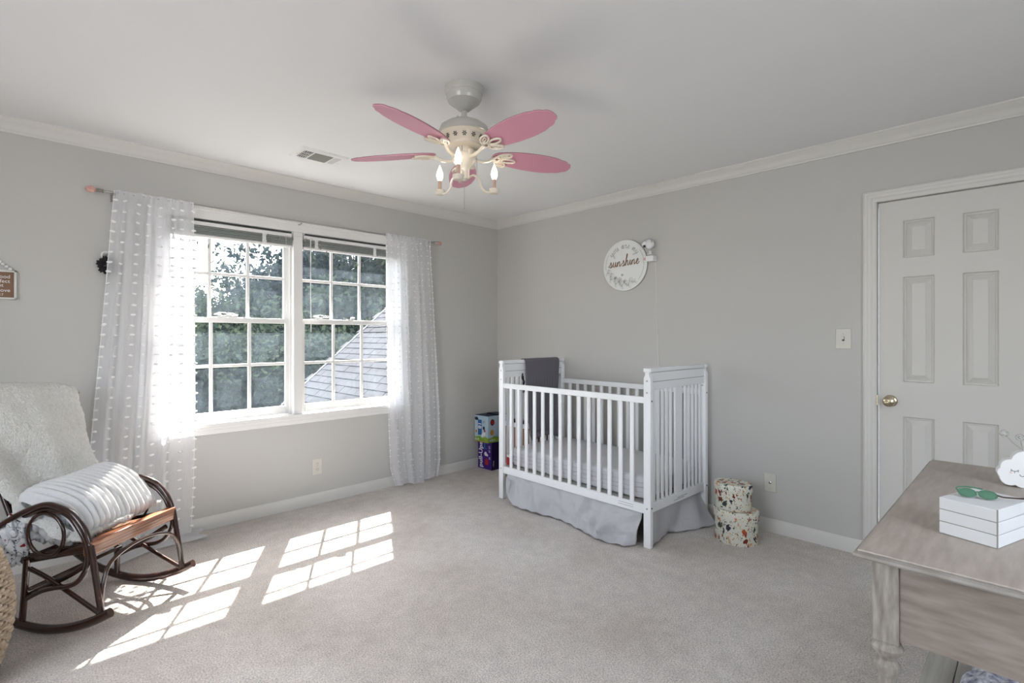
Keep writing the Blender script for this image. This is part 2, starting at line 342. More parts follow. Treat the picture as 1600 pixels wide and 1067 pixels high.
# ================================================================ SETTING
CH = 2.42; XL = -5.30; YB = -5.25
struct(MB().box((XL-.12, YB-.12, -.12), (.12, .14, 0)).build('floor', 'carpet', ang=0))
struct(MB().box((XL-.12, YB-.12, CH), (.12, .14, CH+.1)).build('ceiling', 'ceiling', ang=0))
def wall_with_hole(name, axis, pos0, pos1, lo, hi, h0, h1, z0, z1, m='wall'):
    b = MB()
    def bb(u0, u1, za, zb):
        if u1-u0 < 1e-4 or zb-za < 1e-4: return
        b.box((u0, pos0, za), (u1, pos1, zb)) if axis == 'x' else b.box((pos0, u0, za), (pos1, u1, zb))
    bb(lo, h0, 0, CH); bb(h1, hi, 0, CH); bb(h0, h1, 0, z0); bb(h0, h1, z1, CH)
    return struct(b.build(name, m, ang=0))
WX0, WX1, WZ0, WZ1 = -2.845, -1.160, .672, 2.035
wall_with_hole('wall_left', 'x', 0, .14, XL-.12, .12, WX0, WX1, WZ0, WZ1)
DY0, DY1, DZ = -3.186, -3.806, 2.030
wall_with_hole('wall_right', 'y', 0, .12, YB-.12, 0, DY1-.012, DY0+.012, 0, DZ+.012)
wall_with_hole('wall_rear', 'x', YB-.12, YB, XL-.12, .12, -3.15, -1.65, .78, 2.13)
wall_with_hole('wall_side', 'y', XL-.12, XL, YB, 0, -3.85, -1.85, .78, 2.13)
# window units made up behind the camera to house the fill lights
def fill_window(name, u0, u1, z0, z1, axis, pos):
    w = thing(name, None, None); w['kind'] = 'structure'
    def bb(b, a0, a1, d0, d1, za, zb): b.box((a0, pos+d0, za), (a1, pos+d1, zb)) if axis == 'x' else b.box((pos+d0, a0, za), (pos+d1, a1, zb))
    f = MB()
    for a in ((u0, u0+.05, z0, z1), (u1-.05, u1, z0, z1), (u0, u1, z0, z0+.05), (u0, u1, z1-.05, z1), (u0, u1, (z0+z1)/2-.02, (z0+z1)/2+.02)): bb(f, a[0], a[1], -.09, -.05, a[2], a[3])
    f.build('window_frame', 'sash', w, bevel=.003)
    m = MB()
    for k in range(1, 3):
        u = u0+(u1-u0)*k/3; bb(m, u-.01, u+.01, -.08, -.06, z0, z1)
    m.build('muntin', 'sash', w)
    c = MB()
    for a in ((u0-.08, u0, z0-.08, z1+.08), (u1, u1+.08, z0-.08, z1+.08), (u0, u1, z1, z1+.08), (u0, u1, z0-.08, z0)): bb(c, a[0], a[1], 0, .018, a[2], a[3])
    c.build('casing', 'trim', w, bevel=.004)
fill_window('fill_window_rear', -3.15, -1.65, .78, 2.13, 'x', YB)
fill_window('fill_window_side', -3.85, -1.85, .78, 2.13, 'y', XL)

# baseboards (profile swept along a wall)
def run(name, prof, a, b, nrm, mt='trim', kind=True):
    a = Vector(a); b = Vector(b); n = Vector(nrm); vs = []
    for p in (a, b):
        for d, z in prof: vs.append(p+n*d+Vector((0, 0, z)))
    k = len(prof); fs = [(i, i+1, k+i+1, k+i) for i in range(k-1)]+[(k-1, 0, k, 2*k-1), tuple(range(k))[::-1], tuple(range(k, 2*k))]
    o = MB().add(vs, fs).build(name, mt, ang=50)
    return struct(o) if kind else o
BP = [(0, 0), (.014, 0), (.014, .062), (.011, .070), (.008, .075), (.006, .083), (0, .084)]
run('baseboard_left', BP, (XL, 0, 0), (0, 0, 0), (0, -1, 0))
run('baseboard_right', BP, (0, -3.12, 0), (0, 0, 0), (-1, 0, 0))
run('baseboard_right', BP, (0, YB, 0), (0, -3.872, 0), (-1, 0, 0))
run('baseboard_rear', BP, (XL, YB, 0), (0, YB, 0), (0, 1, 0))
run('baseboard_side', BP, (XL, YB, 0), (XL, 0, 0), (1, 0, 0))
CP = [(0, 2.347), (.010, 2.347), (.012, 2.356), (.020, 2.360), (.024, 2.372), (.040, 2.392), (.054, 2.400), (.058, 2.408), (.064, 2.412), (.064, CH), (0, CH)]
run('trim_1', CP, (XL, 0, 0), (0, 0, 0), (0, -1, 0))
run('trim_2', CP, (0, YB, 0), (0, 0, 0), (-1, 0, 0))
run('trim_3', CP, (XL, YB, 0), (0, YB, 0), (0, 1, 0))
run('trim_4', CP, (XL, YB, 0), (XL, 0, 0), (1, 0, 0))
# corner caulk bead line on the right wall corner, exterior eave
struct(MB().box((-5.2, .14, 2.475), (.6, .60, 2.50)).box((-5.2, .58, 2.475), (.6, .60, 2.64)).build('trim_5', 'soffit', ang=0))

# ---------------- window: casing, stool, apron, mullion, jambs
tr = thing('trim_6', None, None); tr['kind'] = 'structure'
c = MB()
CO, CI = .085, 0
def casing_strip(x0, x1, z0, z1):
    c.box((x0, -.018, z0), (x1, 0, z1))
c.box((WX0-.085, -.016, .672), (WX0, 0, 2.035)); c.box((WX1, -.016, .672), (WX1+.085, 0, 2.035)); c.box((WX0-.085, -.016, 2.035), (WX1+.085, 0, 2.105))
c.box((WX0-.085, -.022, .672), (WX0-.066, -.016, 2.105)); c.box((WX1+.066, -.022, .672), (WX1+.085, -.016, 2.105)); c.box((WX0-.085, -.024, 2.088), (WX1+.085, -.016, 2.107))
c.build('casing', 'sash', tr, bevel=.003)
MB().box((WX0-.10, -.036, .672), (WX1+.10, .045, .696)).build('sill', 'sash', tr, bevel=.004)
a = MB().box((WX0-.085, -.016, .622), (WX1+.085, 0, .672)).box((WX0-.085, -.024, .650), (WX1+.085, -.016, .672)); a.build('apron', 'sash', tr, bevel=.003)
MB().box((-2.045, -.012, .696), (-1.979, .14, 2.035)).build('mullion', 'sash', tr, bevel=.003)
j = MB()
for x in (WX0, WX1-.012): j.box((x, 0, .696), (x+.012, .14, 2.035))
j.box((WX0, 0, 2.023), (WX1, .14, 2.035)); j.box((WX0, .045, .672), (WX1, .16, .690)); j.build('jamb', 'sash', tr)

def window_unit(name, x0, x1, g0, g1, m1, m2):
    w = thing(name, None, None); w['kind'] = 'structure'; xs = [g0, m1, m2, g1]
    st = MB()
    for a in (x0, x1-.014): st.box((a, .030, .696), (a+.014, .040, 2.03)); st.box((a, .072, .696), (a+.014, .078, 2.03))
    st.build('stop', 'sash', w)
    def sash(nm, y0, y1, z0, z1, gz0, gz1, mz):
        s = thing(nm, None, None); s.parent = w
        f = MB(); f.box((x0+.003, y0, z0), (g0, y1, z1)); f.box((g1, y0, z0), (x1-.003, y1, z1)); f.box((g0, y0, z0), (g1, y1, gz0)); f.box((g0, y0, gz1), (g1, y1, z1)); f.build('frame', 'sash', s, bevel=.003)
        for x in xs[1:3]: MB().box((x-.0105, y0+.006, gz0), (x+.0105, y1-.006, gz1)).build('muntin', 'sash', s, bevel=.003)
        for k in range(3): MB().box((xs[k]+(.0105 if k else 0), y0+.007, mz-.0105), (xs[k+1]-(.0105 if k < 2 else 0), y1-.007, mz+.0105)).build('muntin', 'sash', s, bevel=.003)
        ym = (y0+y1)/2
        for k in range(3):
            for (a, b) in ((gz0, mz-.0105), (mz+.0105, gz1)):
                u0 = xs[k]+(.0105 if k else 0); u1 = xs[k+1]-(.0105 if k < 2 else 0)
                MB().add([(u0, ym, a), (u1, ym, a), (u1, ym, b), (u0, ym, b)], [(0, 1, 2, 3)]).build('pane', 'glass', s, ang=0)
    sash('lower_sash', .041, .071, .698, 1.396, .757, 1.361, 1.067)
    sash('upper_sash', .079, .109, 1.362, 2.022, 1.396, 1.985, 1.692)
    h = MB().box(((x0+x1)/2-.03, .022, 1.396), ((x0+x1)/2+.03, .05, 1.404)).tube([((x0+x1)/2, .035, 1.404), ((x0+x1)/2, .030, 1.414), ((x0+x1)/2+.03, .026, 1.414)], .005); h.build('sash_lock', 'sash', w)
    return w
window_unit('window_1', -2.832, -2.046, -2.792, -2.083, -2.568, -2.327)
window_unit('window_2', -1.978, -1.172, -1.941, -1.212, -1.710, -1.469)

# ---------------- door
dr = thing('door_1', None, None); dr['kind'] = 'structure'
cp = [(-.064, 0), (-.064, .011), (-.055, .016), (-.044, .015), (-.040, .012), (-.026, .010), (-.018, .013), (-.010, .012), (0, .006), (0, 0)]
def casing3(p, prof, y0, y1, zt, mt):
    # picture-frame casing around a door hole on the right wall, mitred at the top corners
    vs = []; k = len(prof); b = MB()
    def ring(f): return [f(u, d) for u, d in prof]
    st = [ring(lambda u, d: (-d, y0-u, 0)), ring(lambda u, d: (-d, y0-u, zt-u)), ring(lambda u, d: (-d, y1+u, zt-u)), ring(lambda u, d: (-d, y1+u, 0))]
    for r in st: vs += r
    fs = []
    for i in range(3):
        for j in range(k-1): fs.append((i*k+j, i*k+j+1, (i+1)*k+j+1, (i+1)*k+j))
    b.add(vs, fs); return b.build('casing', mt, p, ang=25)
casing3(dr, cp, DY0+.003, DY1-.003, DZ+.003, 'trim')
jb = MB(); jb.box((0, DY0+.001, 0), (.12, DY0+.012, DZ)).box((0, DY1-.012, 0), (.12, DY1-.001, DZ)).box((0, DY1-.012, DZ+.002), (.12, DY0+.012, DZ+.012)); jb.build('jamb', 'trim', dr)
sb = MB().box((.075, DY0-.012, 0), (.09, DY0+.001, DZ)).box((.075, DY1-.001, 0), (.09, DY1+.012, DZ)).box((.075, DY1, DZ-.01), (.09, DY0, DZ+.002)); sb.build('door_stop', 'dark', dr)  # stop coloured near black for the shadow line beside the door
sw0, sw1 = DY1+.004, DY0-.006 # slab edges in y
pc = [(-3.302, -3.440), (-3.553, -3.691)]; pr_ = [(.19, .823), (1.014, 1.600), (1.703, 1.912)]
slab = MB(); xf, xb = .010, .045; holes = [(b_, a_, z0, z1) for a_, b_ in pc for z0, z1 in pr_]
ys = sorted({sw0, sw1} | {h[0] for h in holes} | {h[1] for h in holes}); zs = sorted({.012, DZ-.004} | {h[2] for h in holes} | {h[3] for h in holes})
for i in range(len(ys)-1):
    for k in range(len(zs)-1):
        ym, zm = (ys[i]+ys[i+1])/2, (zs[k]+zs[k+1])/2
        if any(h[0] < ym < h[1] and h[2] < zm < h[3] for h in holes): continue
        slab.add([(xf, ys[i], zs[k]), (xf, ys[i+1], zs[k]), (xf, ys[i+1], zs[k+1]), (xf, ys[i], zs[k+1])], [(0, 1, 2, 3)])
slab.add([(xb, sw0, .012), (xb, sw1, .012), (xb, sw1, DZ-.004), (xb, sw0, DZ-.004), (xf, sw0, .012), (xf, sw1, .012), (xf, sw1, DZ-.004), (xf, sw0, DZ-.004)], [(0, 1, 2, 3), (0, 4, 5, 1), (3, 7, 6, 2), (0, 4, 7, 3), (1, 5, 6, 2)])
slab.build('door_slab', 'door', dr, ang=0)
for (ya, yb, z0, z1) in holes:
    b = MB(); L = [(0, 0), (.003, .004), (.006, .012), (.012, .0125), (.014, .017), (.038, .003), (.040, .001)]
    vs = []
    for ins, dep in L:
        vs += [(xf+dep, ya+ins, z0+ins), (xf+dep, yb-ins, z0+ins), (xf+dep, yb-ins, z1-ins), (xf+dep, ya+ins, z1-ins)]
    fs = [(4*i+q, 4*i+(q+1) % 4, 4*i+4+(q+1) % 4, 4*i+4+q) for i in range(len(L)-1) for q in range(4)]+[tuple(4*(len(L)-1)+q for q in range(4))]
    b.add(vs, fs).build('door_panel', 'door', dr, ang=12)
kx = Matrix(((0, 0, -1, xf), (-1, 0, 0, -3.246), (0, 1, 0, .905), (0, 0, 0, 1)))
MB().lathe([(.033, 0), (.033, .004), (.028, .009), (.013, .012), (.012, .030), (.018, .034), (.027, .042), (.030, .052), (.027, .063), (.018, .070), (.006, .072), (.004, .071)], 28, kx).build('door_knob', 'brass', dr)
MB().box((-.002, DY0-.003, .875), (.020, DY0+.005, .935)).build('strike_plate', 'brass', dr)
for z in (.25, 1.05, 1.80): MB().tube([(.002, DY1+.001, z-.045), (.002, DY1+.001, z+.045)], .006).build('hinge', 'brass', dr)

# ================================================================ OUTSIDE
g = MB().box((-40, .3, -3.2), (60, 90, -3.0)).build('lawn', 'lawn', ang=0); tag(g, 'grass sloping away below the bedroom window', 'lawn', kind='structure')
def crown(nm, n, seed, mt, h=5.5, rx=2.3):
    r = np.random.default_rng(seed); b = MB(); vs = []; 
    cl = [(np.clip(r.normal(0, .42, 3), -.62, .62)*np.array([rx, rx, h*.5])*.75 + np.array([0, 0, h*.62]), r.uniform(.55, 1.15)) for _ in range(26)]
    cl += [(np.array([r.uniform(-.6, .6)*rx, r.uniform(-.6, .6)*rx, r.uniform(.12, .5)*h]), r.uniform(.7, 1.2)) for _ in range(10)]
    V = np.zeros((n, 4, 3))
    ci = r.integers(0, len(cl), n); C0 = np.array([c_[0] for c_ in cl])[ci]; R0 = np.array([c_[1] for c_ in cl])[ci]
    d = r.normal(size=(n, 3)); d /= np.linalg.norm(d, axis=1)[:, None]; p = C0 + d*(R0*r.uniform(.55, 1.05, n))[:, None]
    u = r.normal(size=(n, 3)); u /= np.linalg.norm(u, axis=1)[:, None]; w = np.cross(u, r.normal(size=(n, 3))); w /= np.linalg.norm(w, axis=1)[:, None]
    s = r.uniform(.045, .10, n)[:, None]
    V[:, 0] = p-u*s; V[:, 1] = p-w*s*.55; V[:, 2] = p+u*s; V[:, 3] = p+w*s*.55
    V = V.reshape(-1, 3); V[:, 2] = np.maximum(V[:, 2], .05)
    me = bpy.data.meshes.new(nm); me.from_pydata(V.tolist(), [], np.arange(4*n).reshape(-1, 4).tolist()); me.materials.append(M[mt]); return me
crowns = [crown('foliage', 30000, 1, 'leaf1'), crown('foliage', 30000, 2, 'leaf2'), crown('foliage', 18000, 3, 'leaf1', 3.6, 2.4)]
def trunk(h):
    b = MB(); b.tube([(0, 0, 0), (.05, .02, h*.3), (-.05, .05, h*.6), (.05, 0, h*.85)], [.22, .17, .12, .05], 8)
    for k in range(5):
        a = k*1.3; b.tube([(0, 0, h*(.3+.08*k)), (.7*math.cos(a), .7*math.sin(a), h*(.45+.08*k)), (1.3*math.cos(a), 1.3*math.sin(a), h*(.6+.07*k))], [.09, .06, .025], 6)
    return b.mesh('trunk', 'bark')
trunks = [trunk(5.5), trunk(5.5), trunk(3.4)]
kinds = ['bushy mid-green tree', 'blue-green tree', 'low rounded tree']
# (x, y, crown, scale, where)
trees = [(1.0, 21.5, 1, 1.12, 'seen through the left window beside the curtain'), (3.0, 20.2, 0, .98, 'seen in the top panes left of centre'), (4.7, 18.8, 1, 1.20, 'rising behind the top right panes of the left window'),
    (5.9, 17.2, 1, 1.62, 'tallest, filling the top panes of the right window'), (7.9, 15.4, 0, 1.55, 'above the far end of the roof'), (-.8, 23.5, 0, 1.2, 'farthest left of the tree line'),
    (.1, 13.2, 2, 1.15, 'low in front, nearest the left curtain'), (1.5, 11.9, 2, 1.2, 'low in front, under the middle panes'), (2.9, 10.2, 2, 1.15, 'low in front, beside the roof edge'), (4.6, 8.6, 2, 1.3, 'low, rising behind the roof slope'),
    (.6, 17.0, 2, 1.45, 'in the middle row, second from the left'), (2.6, 15.6, 2, 1.5, 'in the middle row behind the meeting rail'), (4.7, 13.2, 2, 1.55, 'in the middle row, left of the roof peak'), (6.9, 11.4, 0, 1.2, 'in the middle row, right above the roof peak'),
    (3.6, 30.0, 1, 1.25, 'hazy and distant, behind the left window'), (7.5, 27.5, 0, 1.5, 'hazy and distant, behind the mullion'), (11.0, 24.5, 1, 1.6, 'hazy and distant, above the roof'), (-3.0, 20.0, 2, 1.6, 'beyond the left edge of the window')]
for i, (x, y, k, s, wh) in enumerate(trees):
    t = thing('leafy_tree', '%s %s' % (kinds[k], wh), 'tree', (x, y, -3.0), i*1.7, 'trees beyond the lawn'); t.scale = (s, s, s)
    o = bpy.data.objects.new('foliage', crowns[k]); COL.objects.link(o); o.parent = t; o['kind'] = 'stuff'
    o = bpy.data.objects.new('trunk', trunks[k]); COL.objects.link(o); o.parent = t
# lower roof wing with its shingles
rf = thing('roof_wing', 'pale grey shingled roof slope outside the right window', 'roof', (-1.3, .3, -3.0))
RS = .8584; rx0 = -1.3; rz0 = .537+RS*(rx0+.299)
def rz(x): return .537+RS*(x+.299)
ca = 1/math.hypot(1, RS); sa = RS*ca
MR = Matrix(((ca, 0, -sa, 0), (0, 1, 0, 0), (sa, 0, ca, rz0+3.0), (0, 0, 0, 1)))
MB().box((0, -.12, -.12), (4.6, 3.68, -.012), MR).build('roof_deck', 'roofdark', rf, ang=0)
MB().box((0, 3.68, -.16), (4.6, 3.70, .012), MR).build('rake_board', 'soffit', rf)
wl = MB().add([(.1, -.1, 0), (4.5, -.1, 0), (4.5, 3.6, 0), (.1, 3.6, 0), (.1, -.1, rz0+2.92), (4.5, -.1, rz0+3+4.4*RS*.93), (4.5, 3.6, rz0+3+4.4*RS*.93), (.1, 3.6, rz0+2.92)], [(0, 3, 2, 1), (4, 5, 6, 7), (0, 1, 5, 4), (1, 2, 6, 5), (2, 3, 7, 6), (3, 0, 4, 7)]); wl.build('wing_wall', 'soffit', rf)
sh = []
for k in range(3):
    b = MB().box((0, 0, 0), (.15, .204+.002*k, .012+.001*k)); sh.append(b.mesh('shingle', 'shingle', 0))
rest = MB(); cnt = 0
for r_ in range(34):
    u = r_*.127; off = (r_ % 3)*.07; y = -.12+off-.2
    while y < 3.66:
        if y > -.12:
            vis = 2 <= r_ <= 25 and y > 1.25
            tilt = Matrix.Rotation(.055, 4, 'Y'); mt_ = MR @ T((u, y, -.010)) @ tilt
            if vis and cnt < 295 and u*ca+rx0 < 1.25:
                o = bpy.data.objects.new('shingle', random.choice(sh)); COL.objects.link(o); o.parent = rf; o.matrix_local = mt_; cnt += 1
            elif r_*.127 < 4.4: rest.box((0, 0, 0), (.15, min(.2, 3.68-y), .012), mt_)
        y += .212
rest.build('shingle_course', 'shingle', rf, ang=0)['kind'] = 'stuff'

# ================================================================ CEILING FAN
FC = Vector((-2.03, -1.96, 0))
fan = thing('ceiling_fan', 'cream ceiling fan with five pink petal blades and three lit candle bulbs', 'ceiling fan', (FC.x, FC.y, CH))
z = lambda h: h-CH
MB().lathe([(.089, z(2.42)), (.090, z(2.405)), (.086, z(2.39)), (.082, z(2.387)), (.081, z(2.372)), (.074, z(2.355)), (.066, z(2.350)), (.058, z(2.342)), (.050, z(2.338)), (.040, z(2.328)), (.028, z(2.318)), (.018, z(2.314)), (.014, z(2.312))], 40).build('canopy', 'greige', fan)
MB().tube([(0, 0, z(2.315)), (0, 0, z(2.265))], .0125, 16).lathe([(.02, z(2.285)), (.021, z(2.27)), (.026, z(2.262))], 20).tube([(-.035, .01, z(2.282)), (.0, 0, z(2.277))], .004).build('downrod', 'greige', fan)
MB().lathe([(.020, z(2.268)), (.050, z(2.264)), (.085, z(2.252)), (.108, z(2.236)), (.118, z(2.214)), (.119, z(2.203)), (.112, z(2.200)), (.10, z(2.199))], 48).build('motor_housing', 'greige', fan)
MB().lathe([(.113, z(2.2005)), (.108, z(2.196)), (.100, z(2.192)), (.088, z(2.160)), (.080, z(2.152)), (.079, z(2.146)), (.052, z(2.140)), (.045, z(2.138)), (.044, z(2.115)), (.050, z(2.112)), (.040, z(2.11))], 48).build('motor_vent_ring', 'cream', fan)
fl = MB()
for k in range(14):
    a = 2*PI*k/14
    for q in range(6):
        b_ = q*PI/3; rr = .0945; zc = 2.176
        dx, dz_ = math.cos(b_)*.0075, math.sin(b_)*.0075; L = (.3, 1.35)
        pts = []
        for l in L:
            aa = a+dx*l/rr; zz = zc+dz_*l; rad = .1005-(2.192-zz)*.375; pts.append((math.cos(aa)*rad, math.sin(aa)*rad, z(zz)))
        fl.tube(pts, [.0014, .0022], 6)
fl.build('flower_cutout', 'dark', fan)['kind'] = 'stuff'
# blades
BL0 = -164; BZ = z(2.120)
out = [(0, .020), (.03, .042), (.10, .062), (.18, .072), (.26, .073), (.32, .066), (.35, .056), (.365, .055), (.385, .045), (.395, .036), (.41, .030), (.418, .012)]
bl = [(.145+x, y) for x, y in out]+[(.145+x, -y) for x, y in out[::-1]]
def loop(cx, cy, rx, ry, rot, n=20): 
    return [(cx+math.cos(rot)*rx*math.cos(2*PI*k/n)-math.sin(rot)*ry*math.sin(2*PI*k/n), cy+math.sin(rot)*rx*math.cos(2*PI*k/n)+math.cos(rot)*ry*math.sin(2*PI*k/n), -.0085) for k in range(n)]
blade0 = None
for k in range(5):
    ang = math.radians(BL0+72*k)
    if blade0 is None:
        b0 = MB().prism(crom([(x, y, 0) for x, y in bl], 3, True), 0, .004).build('blade', 'pink', fan, ang=40)
        tp = MB().prism(crom([(x, y, 0) for x, y in bl], 3, True), .0041, .0062).build('blade_top', 'blade_top', b0, ang=40, label='dark mauve upper face of the blade')
        i0 = MB()
        i0.tube([(.050, 0, -.030), (.085, 0, -.033), (.115, 0, -.026), (.14, 0, -.010), (.155, 0, -.0085)], .0075, 8, flat=1)
        i0.tube(loop(.19, .034, .036, .017, .5), .0048, 6, True); i0.tube(loop(.19, -.034, .036, .017, -.5), .0048, 6, True)
        i0.tube(loop(.222, 0, .034, .015, 0), .0048, 6, True); i0.tube(loop(.163, 0, .015, .022, 0), .0048, 6, True); i0.tube([(.05, 0, -.03), (.05, 0, -.0)], .012)
        i0.tube(loop(.19, .034, .016, .006, .5), .003, 6, True); i0.tube(loop(.19, -.034, .016, .006, -.5), .003, 6, True)
        iron = i0.build('blade_bracket', 'cream', b0); blade0 = b0; o = b0
    else: o = copy_tree(blade0, fan)
    o.matrix_local = T((0, 0, BZ)) @ Rz(ang) @ Matrix.Rotation(math.radians(-12), 4, 'X')
# light kit
MB().lathe([(.048, z(2.114)), (.052, z(2.108)), (.055, z(2.100)), (.054, z(2.086)), (.050, z(2.074)), (.038, z(2.060)), (.028, z(2.050)), (.024, z(2.040)), (.024, z(2.008)), (.022, z(1.998)), (.014, z(1.992)), (.004, z(1.989))], 36).build('light_kit', 'cream', fan)
MB().box((-.001, -.0455, z(2.137)), (.001, -.0435, z(2.116)), Rz(-.9)).build('housing_seam', 'dark', fan)
ph0 = math.atan2(-FW.y, -FW.x)-.08
for k in range(3):
    a = ph0+2*PI*k/3; e = Vector((math.cos(a), math.sin(a), 0)); P = lambda r, h: e*r+Vector((0, 0, z(h)))
    ar = MB().tube(crom([P(.02, 2.005), P(.045, 2.022), P(.068, 2.012), P(.079, 1.995), P(.084, 1.975), P(.100, 1.956), P(.122, 1.950), P(.15, 1.956)], 5), .0052, 8).build('lamp_arm', 'cream', fan)
    cp_ = T(P(.152, 1.970)); MB().lathe([(.006, -.024), (.020, -.021), (.0235, -.014), (.0245, -.010), (.0225, -.008), (.0245, -.004), (.0245, 0), (.018, .002), (.010, .003)], 24, cp_).build('drip_cup', 'cream', ar)
    MB().tube([cp_ @ Vector((0, 0, .001)), cp_ @ Vector((0, 0, .034))], .0085, 12).tube([cp_ @ Vector((0, 0, .034)), cp_ @ Vector((0, 0, .046))], .0088, 12).build('candle_sleeve', 'candle', ar)
    MB().lathe([(.0075, .044), (.011, .051), (.0145, .062), (.0155, .072), (.0135, .086), (.009, .099), (.004, .112), (.001, .120)], 16, cp_).build('bulb', 'bulb', ar, label='lit flame-shaped bulb')
ch = MB().tube([(0, 0, z(1.992)), (.001, .001, z(1.865))], .0012, 5).ball((0, 0, z(1.863)), .004); ch.build('pull_chain', 'steel', fan)
rt = RT*.052; ch = MB().tube([rt*.9+Vector((0, 0, z(2.092))), rt*1.18+Vector((0, 0, z(2.09)))], .004).tube([rt*1.15+Vector((0, 0, z(2.088))), rt*1.15+Vector((0, 0, z(1.985)))], .0011, 5); ch.build('pull_chain', 'steel', fan)

# ceiling register
vt = thing('ceiling_vent', 'white metal ceiling register with dark louvres near the window', 'vent', (-2.118, -.611, CH), 0)
vb = MB(); A = [(-.155, -.108), (.155, -.108), (.155, .108), (-.155, .108)]; B_ = [(-.145, -.098), (.145, -.098), (.145, .098), (-.145, .098)]
vb.add([(x, y, 0) for x, y in A]+[(x, y, -.010) for x, y in B_], [(0, 1, 5, 4), (1, 2, 6, 5), (2, 3, 7, 6), (3, 0, 4, 7), (4, 5, 6, 7)]); vb.build('frame', 'vent', vt, ang=0)
MB().box((-.118, -.062, -.0115), (-.066, .066, -.010)).build('opening', 'dark', vt)
for k in range(4): MB().box((-.118+.013*k+.003, -.062, -.014), (-.118+.013*k+.0055, .066, -.010)).build('louvre', 'vent', vt)
for k in range(2): MB().box((-.118, -.025+.045*k, -.0135), (-.066, -.022+.045*k, -.010)).build('crossbar', 'vent', vt)
MB().box((-.052, -.062, -.0125), (.062, .068, -.010)).build('damper', 'damper', vt)
for k in range(9): MB().box((.076+.0045*k, -.066, -.013), (.078+.0045*k, .066, -.010)).build('louvre', 'vent', vt)
for p in ((-.135, .02), (.135, .03)): MB().ball((*p, -.010), .004, 8, (1, 1, .4)).build('screw', 'steel', vt)

# ================================================================ WINDOW DRESSING
RY = -.062; RZ = 2.104
rod = thing('curtain_rod', 'thin metal curtain rod with faceted pink finials above the window', 'curtain rod', (-2.012, 0, RZ))
MB().tube([(-1.135, RY, 0), (1.185, RY, 0)], .006, 12).build('pole', 'chrome', rod)
for s, x in ((-1, -1.135), (1, 1.185)):
    m = T((x, RY, 0)) @ Matrix.Rotation(s*PI/2, 4, 'Y')
    f = MB().lathe([(.010, 0), (.013, .003), (.008, .010), (.013, .016), (.009, .022), (.013, .028), (.008, .034)], 14, m).build('finial', 'chrome', rod)
    MB().lathe([(.008, .033), (.018, .043), (.021, .058), (.016, .075), (.003, .083)], 7, m).build('finial_crystal', 'copper', f, ang=5, label='faceted rose-pink ball')
for x in (-1.085, 0.0, 1.12):
    MB().box((x-.012, -.004, -.045), (x+.012, 0, .02)).tube([(x, -.003, -.012), (x, RY*.6, -.018), (x, RY-.012, -.014), (x, RY-.012, -.004)], .005, 8).build('bracket', 'chrome', rod)

def lin(pts, t):
    for (a, va), (b, vb_) in zip(pts, pts[1:]):
        if t <= b: return va+(vb_-va)*(t-a)/(b-a)
    return pts[-1][1]
def curtain(name, label, left, right, nf, seed, zbot, amp=.03, hem=None):
    c = thing(name, label, 'curtain', (0, 0, 0), 0, 'sheer curtains at the double window')
    r = random.Random(seed); ph = [r.uniform(0, 6.28) for _ in range(6)]
    def S_(u, v): # v 0 top .. 1 bottom
        l = lin(left, v); rr = lin(right, v); uu = u+.018*math.sin(3*u*6.28+ph[0])*(1-.3*v)+.012*v*math.sin(7*u+4*v+ph[1])
        uu = min(max(uu, 0), 1) if u not in (0, 1) else u
        x = l+(rr-l)*uu
        A_ = amp*(.30+.7*min(v*3.0, 1))*(1 if seed != 3 else min(1, max(.12, (.80-u)/.12)))
        w = math.sin(2*PI*nf*u+ph[2]+.5*math.sin(3*v+ph[3]))+.45*math.sin(2*PI*nf*1.7*u+ph[4]+v)
        y = RY-.004+A_*w*.6-.012*min(1, v*4)
        if v < .02: y = RY-.009+.004*math.sin(60*u)
        zb = zbot + (hem(u) if hem else 0); zz = (RZ+.014)+(zb-RZ-.014)*v
        if v < .001: zz += .004*math.sin(47*u)+.003*math.sin(23*u)
        return Vector((x, min(y, -.024), zz))
    b = MB().grid(lambda u, v: S_(u, v), 150, 60); o = b.build('panel', 'sheer', c, ang=180)
    # rod pocket behind the pole
    MB().grid(lambda u, v: Vector((S_(u, 0).x, RY+.010*math.cos(v*PI)*-1, RZ+.014-.030*v)), 60, 2).build('rod_pocket', 'sheer', c, ang=180)
    MB().tube([S_(0, v/40) for v in range(41)], .0022, 5).tube([S_(1, v/40) for v in range(41)], .0022, 5).tube([S_(u/60, 1) for u in range(61)], .0025, 5).build('hem', 'paper', c)
    t = MB(); cols = 7 if seed == 3 else 9; tr_ = .0088 if seed == 3 else .0062; rows = 35 if seed == 3 else 41
    for i in range(cols+1):
        for k in range(1, rows):
            u = (i+.02)/cols if i < cols else .998; v = k/rows+.003*r.uniform(-1, 1); p = S_(u, v)
            for q in range(2):
                dx = tr_ if q else -tr_
                t.ball(p+Vector((dx*.42*r.uniform(.6, 1.3), -.004, r.uniform(-.003, .003))), tr_*r.uniform(.8, 1.2), 7, (1.15, .6, .72))
    t.build('tuft', 'cloud', c, ang=180)['kind'] = 'stuff'
    return c
curtain('curtain', 'sheer white tufted curtain left of the window, behind the rocking chair', [(0, -3.098), (.35, -3.150), (.7, -3.205), (1, -3.24)], [(0, -2.70), (.02, -2.697), (.6, -2.690), (.85, -2.70), (1, -2.715)], 5.2, 3, .012)
curtain('curtain', 'sheer white tufted curtain right of the window, near the room corner', [(0, -1.312), (.5, -1.298), (.8, -1.275), (.93, -1.262), (1, -1.215)], [(0, -.874), (.3, -.835), (.7, -.785), (.93, -.775), (1, -.80)], 4.3, 9, .012, .03, hem=lambda u: .012*math.sin(9*u))
